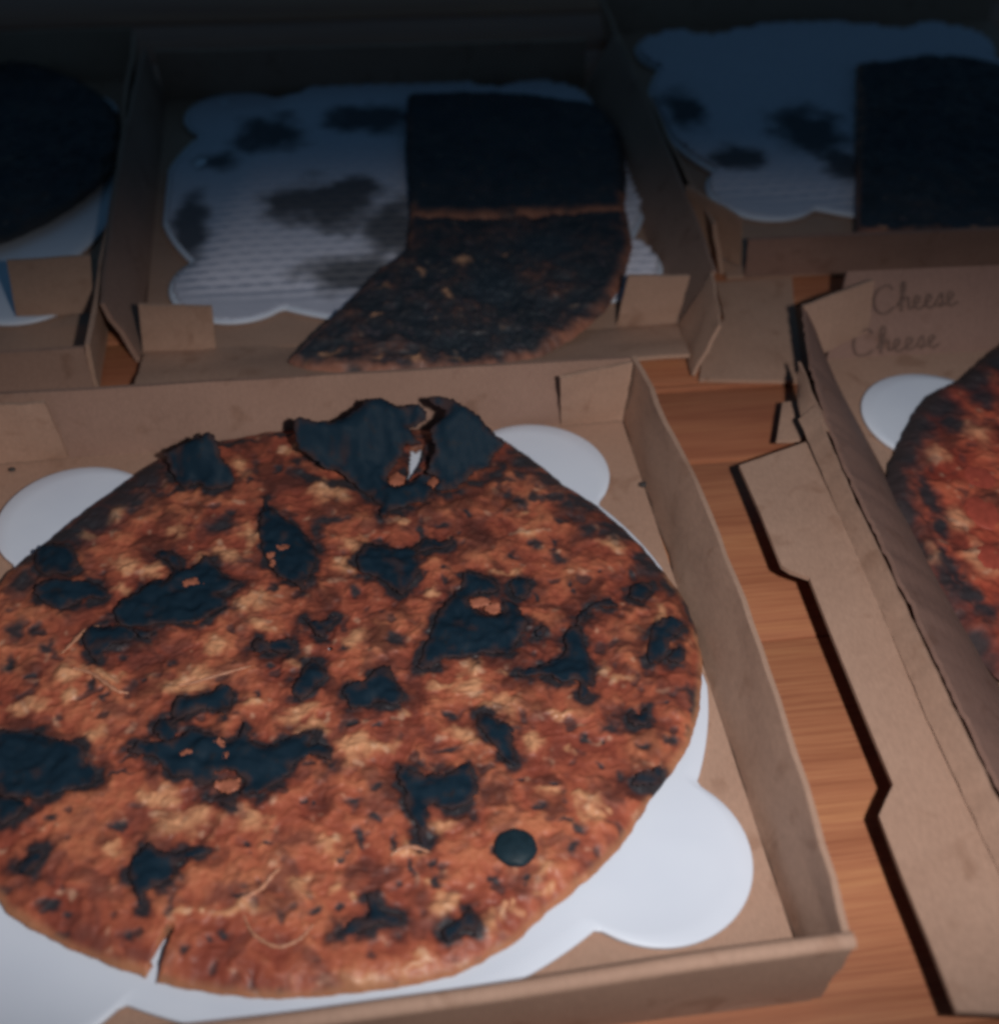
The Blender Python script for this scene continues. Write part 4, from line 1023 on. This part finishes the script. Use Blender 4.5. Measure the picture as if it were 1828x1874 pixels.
def strand(name, pts, rad, r, z0, parent, lift=0.0008):
    P = [np.array(p[:2]) for p in pts]
    Q = []
    for i in range(len(P) - 1):
        p0, p1, p2, p3 = P[max(0, i - 1)], P[i], P[i + 1], P[min(len(P) - 1, i + 2)]
        for k in range(6):
            t = k / 6
            Q.append(0.5 * ((2 * p1) + (p2 - p0) * t + (2 * p0 - 5 * p1 + 4 * p2 - p3) * t * t + (3 * p1 - p0 - 3 * p2 + p3) * t ** 3))
    Q.append(P[-1])
    Q = np.array(Q)
    z = top_height(r, z0, Q[:, 0], Q[:, 1])
    z = np.convolve(np.pad(z, 2, 'edge'), np.ones(5) / 5, 'valid') + lift
    V, F = [], []
    for i in range(len(Q)):
        d = Q[min(i + 1, len(Q) - 1)] - Q[max(i - 1, 0)]
        d /= np.linalg.norm(d) + 1e-9
        w = rad * (0.35 + 0.65 * math.sin(math.pi * (i + 0.6) / (len(Q) + 0.2))) * (1 + 0.3 * math.sin(i * 1.7))
        for k in range(6):
            a = 2 * math.pi * k / 6
            V.append((Q[i][0] - d[1] * math.cos(a) * w, Q[i][1] + d[0] * math.cos(a) * w, z[i] + math.sin(a) * w * 0.6))
        if i:
            for k in range(6):
                F.append(((i - 1) * 6 + k, (i - 1) * 6 + (k + 1) % 6, i * 6 + (k + 1) % 6, i * 6 + k))
    F.append(tuple(range(6))); F.append(tuple(reversed(range((len(Q) - 1) * 6, len(Q) * 6))))
    return link(name, mesh_from(name, V, F, root_loc(parent)), STRAND, parent)


for pts, rad in (([(-0.2083,-0.292,0.0135),(-0.2056,-0.2988,0.0135),(-0.2017,-0.3027,0.0135),(-0.1956,-0.306,0.0135),(-0.1894,-0.3047,0.0135),(-0.1855,-0.3022,0.0135),(-0.1827,-0.2991,0.0135)], 0.0008),
                 ([(-0.2095,-0.2853,0.0135),(-0.2032,-0.2825,0.0135),(-0.1984,-0.2776,0.0135),(-0.1944,-0.2736,0.0135)], 0.0010),
                 ([(-0.2901,-0.1523,0.0135),(-0.2861,-0.1465,0.0135),(-0.2813,-0.1394,0.0135),(-0.2751,-0.1363,0.0135)], 0.0011),
                 ([(-0.2837,-0.1616,0.0135),(-0.2762,-0.1649,0.0135),(-0.2693,-0.1717,0.0135),(-0.2635,-0.1771,0.0135),(-0.259,-0.1776,0.0135)], 0.0011),
                 ([(-0.1516,-0.2732,0.0135),(-0.1473,-0.2709,0.0135),(-0.1415,-0.2707,0.0135),(-0.136,-0.2732,0.0135)], 0.0010),
                 ([(-0.2376,-0.1766,0.0135),(-0.2286,-0.1753,0.0135),(-0.2169,-0.1724,0.0135),(-0.2059,-0.1695,0.0135)], 0.0008)):
    strand('onion_strand', pts, rad, A, Z_PLATE, pizzaA)

# --- the pizza at the right edge
C = Recipe()
C.__dict__.update(A.__dict__)
C.seed = 5; C.centre = (0.2835, -0.140); C.res = (230, 900)
C_TR = traced_radius([(0.2781,0.0646,0.011),(0.2402,0.0379,0.011),(0.2199,0.0215,0.011),(0.2041,0.0085,0.011),(0.1787,-0.0046,0.011),(0.1576,-0.029,0.011),(0.1404,-0.0534,0.011),(0.1262,-0.0788,0.011),(0.1212,-0.0976,0.011),(0.1231,-0.1143,0.011),(0.1202,-0.1508,0.011),(0.1247,-0.1802,0.011),(0.1296,-0.2109,0.011)], C.centre, 0.164)
C.R = lambda th: C_TR(th) + 0.0022 * fbm(np.cos(th), np.sin(th), 3.0, 3, 8) + 0.0010 * fbm(np.cos(th), np.sin(th), 22.0, 2, 9)
C.sauce = (0.30, 0.050, 0.030); C.mid = (0.44, 0.088, 0.048); C.cheese_col = (0.52, 0.135, 0.070); C.light = (0.62, 0.26, 0.14)
C.cheese = [(0.1893,-0.0459,0.0079,0.0098),(0.1608,-0.0615,0.0065,0.0085),(0.1514,-0.1404,0.0082,0.0119),(0.1517,-0.1126,0.0062,0.0126),(0.1298,-0.1341,0.0038,0.0119)]
C.char = [(0.1286,-0.0814,0.0087,0.0261),(0.1435,-0.0561,0.0103,0.0231),(0.1599,-0.0342,0.0124,0.0215),(0.1789,-0.0189,0.0158,0.0184),(0.2072,0.0013,0.0162,0.0184),(0.2292,0.0206,0.0132,0.0171),(0.1243,-0.1022,0.0074,0.0126),(0.1216,-0.1242,0.005,0.0121),(0.121,-0.1473,0.0043,0.0114),(0.1231,-0.1695,0.0047,0.0087),(0.1276,-0.1909,0.0057,0.0069),(0.1324,-0.073,0.007,0.0309),(0.1535,-0.0383,0.0093,0.0288),(0.1746,-0.0134,0.0158,0.0206),(0.2061,0.0067,0.0163,0.0217),(0.2298,0.026,0.0134,0.0171),(0.1271,-0.1025,0.0068,0.0168),(0.1433,-0.0916,0.0058,0.0258),(0.1393,-0.1162,0.0051,0.0124),(0.1799,-0.0363,0.0093,0.0119),(0.2071,-0.0143,0.0128,0.0126),(0.1346,-0.1618,0.0081,0.0082),(0.134,-0.1431,0.006,0.0117),(0.1381,-0.173,0.008,0.0073),(0.1249,-0.1305,0.0038,0.0096),(0.1296,-0.1539,0.0053,0.0187),(0.1343,-0.1355,0.0033,0.0118),(0.1351,-0.1508,0.0037,0.0099),(0.1379,-0.164,0.0053,0.0068)]
C.rim = (0.16, 0.065, 0.045); C.rim_bias = lambda x, y: 0.5 + 0.4 * sstep(-0.05, 0.05, y); C.slits = []
C.specks = 0.7; C.rim_w = 0.016
C.dark_bias = lambda x, y: 0.05 + 0 * x
C.leaves = []
pizzaC = make_pizza('pizza', 'red pizza with a charred rim cut off by the right edge', C, Z_PLATE)
for i, (x, y, rx, ry) in enumerate([(0.1767,-0.0822,0.0088,0.0118),(0.1672,-0.1081,0.0097,0.0129),(0.1574,-0.1411,0.0081,0.0103)]):
    dome('sausage_slice', x, y, rx, ry, 0.0018, float(top_height(C, Z_PLATE, x, y)[0]) - 0.0006, flat_material('sausage', (0.38, 0.070, 0.044), 0.5, 0.3), pizzaC, 40 + i)

# --- cut remains in the two far boxes, and the one at the left edge
def piece_recipe(seed, cheese, char, centre, poly, res=(150, 520)):
    r = Recipe()
    r.__dict__.update(A.__dict__)
    r.seed = seed; r.centre = centre; r.res = res; r.slits = []; r.leaves = []
    P = np.array(poly) - np.array(centre)

    def radius(th):
        out = np.zeros(len(th))
        for i, a in enumerate(th):
            dx, dy = math.cos(a), math.sin(a)
            best = 0.01
            for k in range(len(P)):
                p, q_ = P[k], P[(k + 1) % len(P)]
                ex, ey = q_ - p
                den = dx * ey - dy * ex
                if abs(den) < 1e-12:
                    continue
                t = (p[0] * ey - p[1] * ex) / den
                u = (p[0] * dy - p[1] * dx) / den
                if t > 0 and -1e-6 <= u <= 1 + 1e-6:
                    best = max(best, t)
            out[i] = best
        return out + 0.0012 * fbm(np.cos(th), np.sin(th), 14.0, 3, 9 + seed)
    r.R = radius
    r.relief = 2.3; r.rim_w = 0.0105
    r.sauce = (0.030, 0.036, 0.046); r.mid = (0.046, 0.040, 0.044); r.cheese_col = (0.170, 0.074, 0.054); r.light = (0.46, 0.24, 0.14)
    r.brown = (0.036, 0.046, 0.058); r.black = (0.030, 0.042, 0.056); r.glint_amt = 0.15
    r.rim = (0.34, 0.135, 0.085); r.rim_dark = (0.05, 0.04, 0.042); r.rim_bias = lambda x, y: 0 * x - 0.02
    r.cheese = cheese; r.char = char; r.dark_bias = lambda x, y: 0.1 + 0 * x
    return r


pB = [(-0.1864,0.0634,0.02),(-0.1749,0.0526,0.02),(-0.1565,0.047,0.02),(-0.1321,0.0408,0.02),(-0.1012,0.0376,0.02),(-0.0759,0.0397,0.02),(-0.0593,0.045,0.02),(-0.0352,0.0556,0.02),(-0.0127,0.0713,0.02),(0.0083,0.0931,0.02),(0.0241,0.1192,0.02),(0.0408,0.1636,0.02),(0.0465,0.2072,0.02),(-0.0096,0.2094,0.02),(-0.0538,0.2121,0.02),(-0.1012,0.2165,0.02),(-0.108,0.1711,0.02),(-0.1277,0.15,0.02),(-0.1605,0.1012,0.02)]
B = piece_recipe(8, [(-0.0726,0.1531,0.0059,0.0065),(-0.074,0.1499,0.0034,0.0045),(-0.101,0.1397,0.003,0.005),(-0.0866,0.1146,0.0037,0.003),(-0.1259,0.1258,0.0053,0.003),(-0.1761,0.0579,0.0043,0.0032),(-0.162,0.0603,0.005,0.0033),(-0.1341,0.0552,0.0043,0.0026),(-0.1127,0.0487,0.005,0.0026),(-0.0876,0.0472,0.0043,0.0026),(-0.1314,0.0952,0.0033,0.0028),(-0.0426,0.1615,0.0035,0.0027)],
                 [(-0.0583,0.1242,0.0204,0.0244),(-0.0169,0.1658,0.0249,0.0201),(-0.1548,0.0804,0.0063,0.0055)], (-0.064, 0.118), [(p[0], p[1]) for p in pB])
B.tilt = lambda x, y: 0.0030 + 0.0015 * np.sin(x * 40)
pizzaB = make_pizza('pizza_half', 'dark half pizza hanging over the front of the box behind', B, Z_PLATE + 0.0005, 'dark pizza remains')
pB2 = [(-0.1015,0.2044,0.022),(-0.0556,0.1986,0.022),(-0.0117,0.1974,0.022),(0.0433,0.1966,0.022),(0.0573,0.2548,0.022),(0.0649,0.3128,0.022),(0.0576,0.3588,0.022),(0.0102,0.3799,0.022),(-0.023,0.3865,0.022),(-0.0566,0.3892,0.022),(-0.0879,0.388,0.022),(-0.0969,0.3012,0.022)]
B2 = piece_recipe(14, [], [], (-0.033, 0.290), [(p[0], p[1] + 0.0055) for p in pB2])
B2.relief = 1.2; B2.cheese_col = (0.070, 0.056, 0.058)
B2.tilt = lambda x, y: 0.0065 + 0 * x
B2.rim = (0.40, 0.15, 0.085); B2.rim_bias = lambda x, y: 0.8 * sstep(-0.068, -0.060, y) - 0.3
pizzaB2 = make_pizza('pizza_slab', 'black square-cut pizza piece behind the dark half pizza', B2, Z_PLATE + 0.0005, 'dark pizza remains')
pE = [(0.1937,0.1616,0.02),(0.2183,0.1579,0.02),(0.2478,0.1551,0.02),(0.2866,0.1485,0.02),(0.3192,0.1583,0.02),(0.3895,0.2711,0.02),(0.4336,0.3817,0.02),(0.397,0.4272,0.02),(0.3526,0.4362,0.02),(0.2875,0.425,0.02),(0.2366,0.2845,0.02)]
E_ = piece_recipe(19, [(0.2087,0.163,0.0059,0.0036),(0.2712,0.1557,0.0052,0.0044)], [], (0.30, 0.31), [(p[0], p[1]) for p in pE])
E_.cheese_col = (0.07, 0.056, 0.058)
E_.tilt = lambda x, y: 0.0045 + 0 * x
make_pizza('pizza_half', 'black pizza half with a straight cut in the back right box', E_, Z_PLATE, 'dark pizza remains')
D = piece_recipe(23, [], [], (-0.462, 0.338), [(-0.462 + 0.163 * math.cos(a * 2 * math.pi / 60), 0.338 + 0.163 * math.sin(a * 2 * math.pi / 60)) for a in range(60)])
D.cheese_col = (0.07, 0.056, 0.058)
D.tilt = lambda x, y: 0.0045 + 0 * x
D.rim = (0.05, 0.042, 0.04)
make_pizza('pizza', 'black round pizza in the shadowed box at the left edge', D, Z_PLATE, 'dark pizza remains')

# ------------------------------------------------------------------ crumbs
crumbs = (('small dark crumb by the right wall of the front box', (1177, 888), 0.001, 0.0026),
          ('small dark crumb by the left edge on the front box floor', (22, 860), 0.001, 0.0020),
          ('small dark crumb at the foot of the back wall near the charred leaf', (301, 806), 0.004, 0.0020),
          ('tiny dark crumb left of the charred leaf at the back wall foot', (272, 815), 0.002, 0.0015))
cr = [(-0.0005,-0.0572,0.001),(-0.3331,-0.0083,0.001),(-0.2544,0.005,0.001),(-0.2628,0.0031,0.001)]
for i, (lab, _, z, s) in enumerate(crumbs):
    o = dome('crumb', cr[i][0], cr[i][1], s, s * 0.7, s * 0.5, 0.0008 + s * 0.3, CRUMB, None, 60 + i)
    tag(o, lab, 'crumb', 'crumbs on the cardboard')
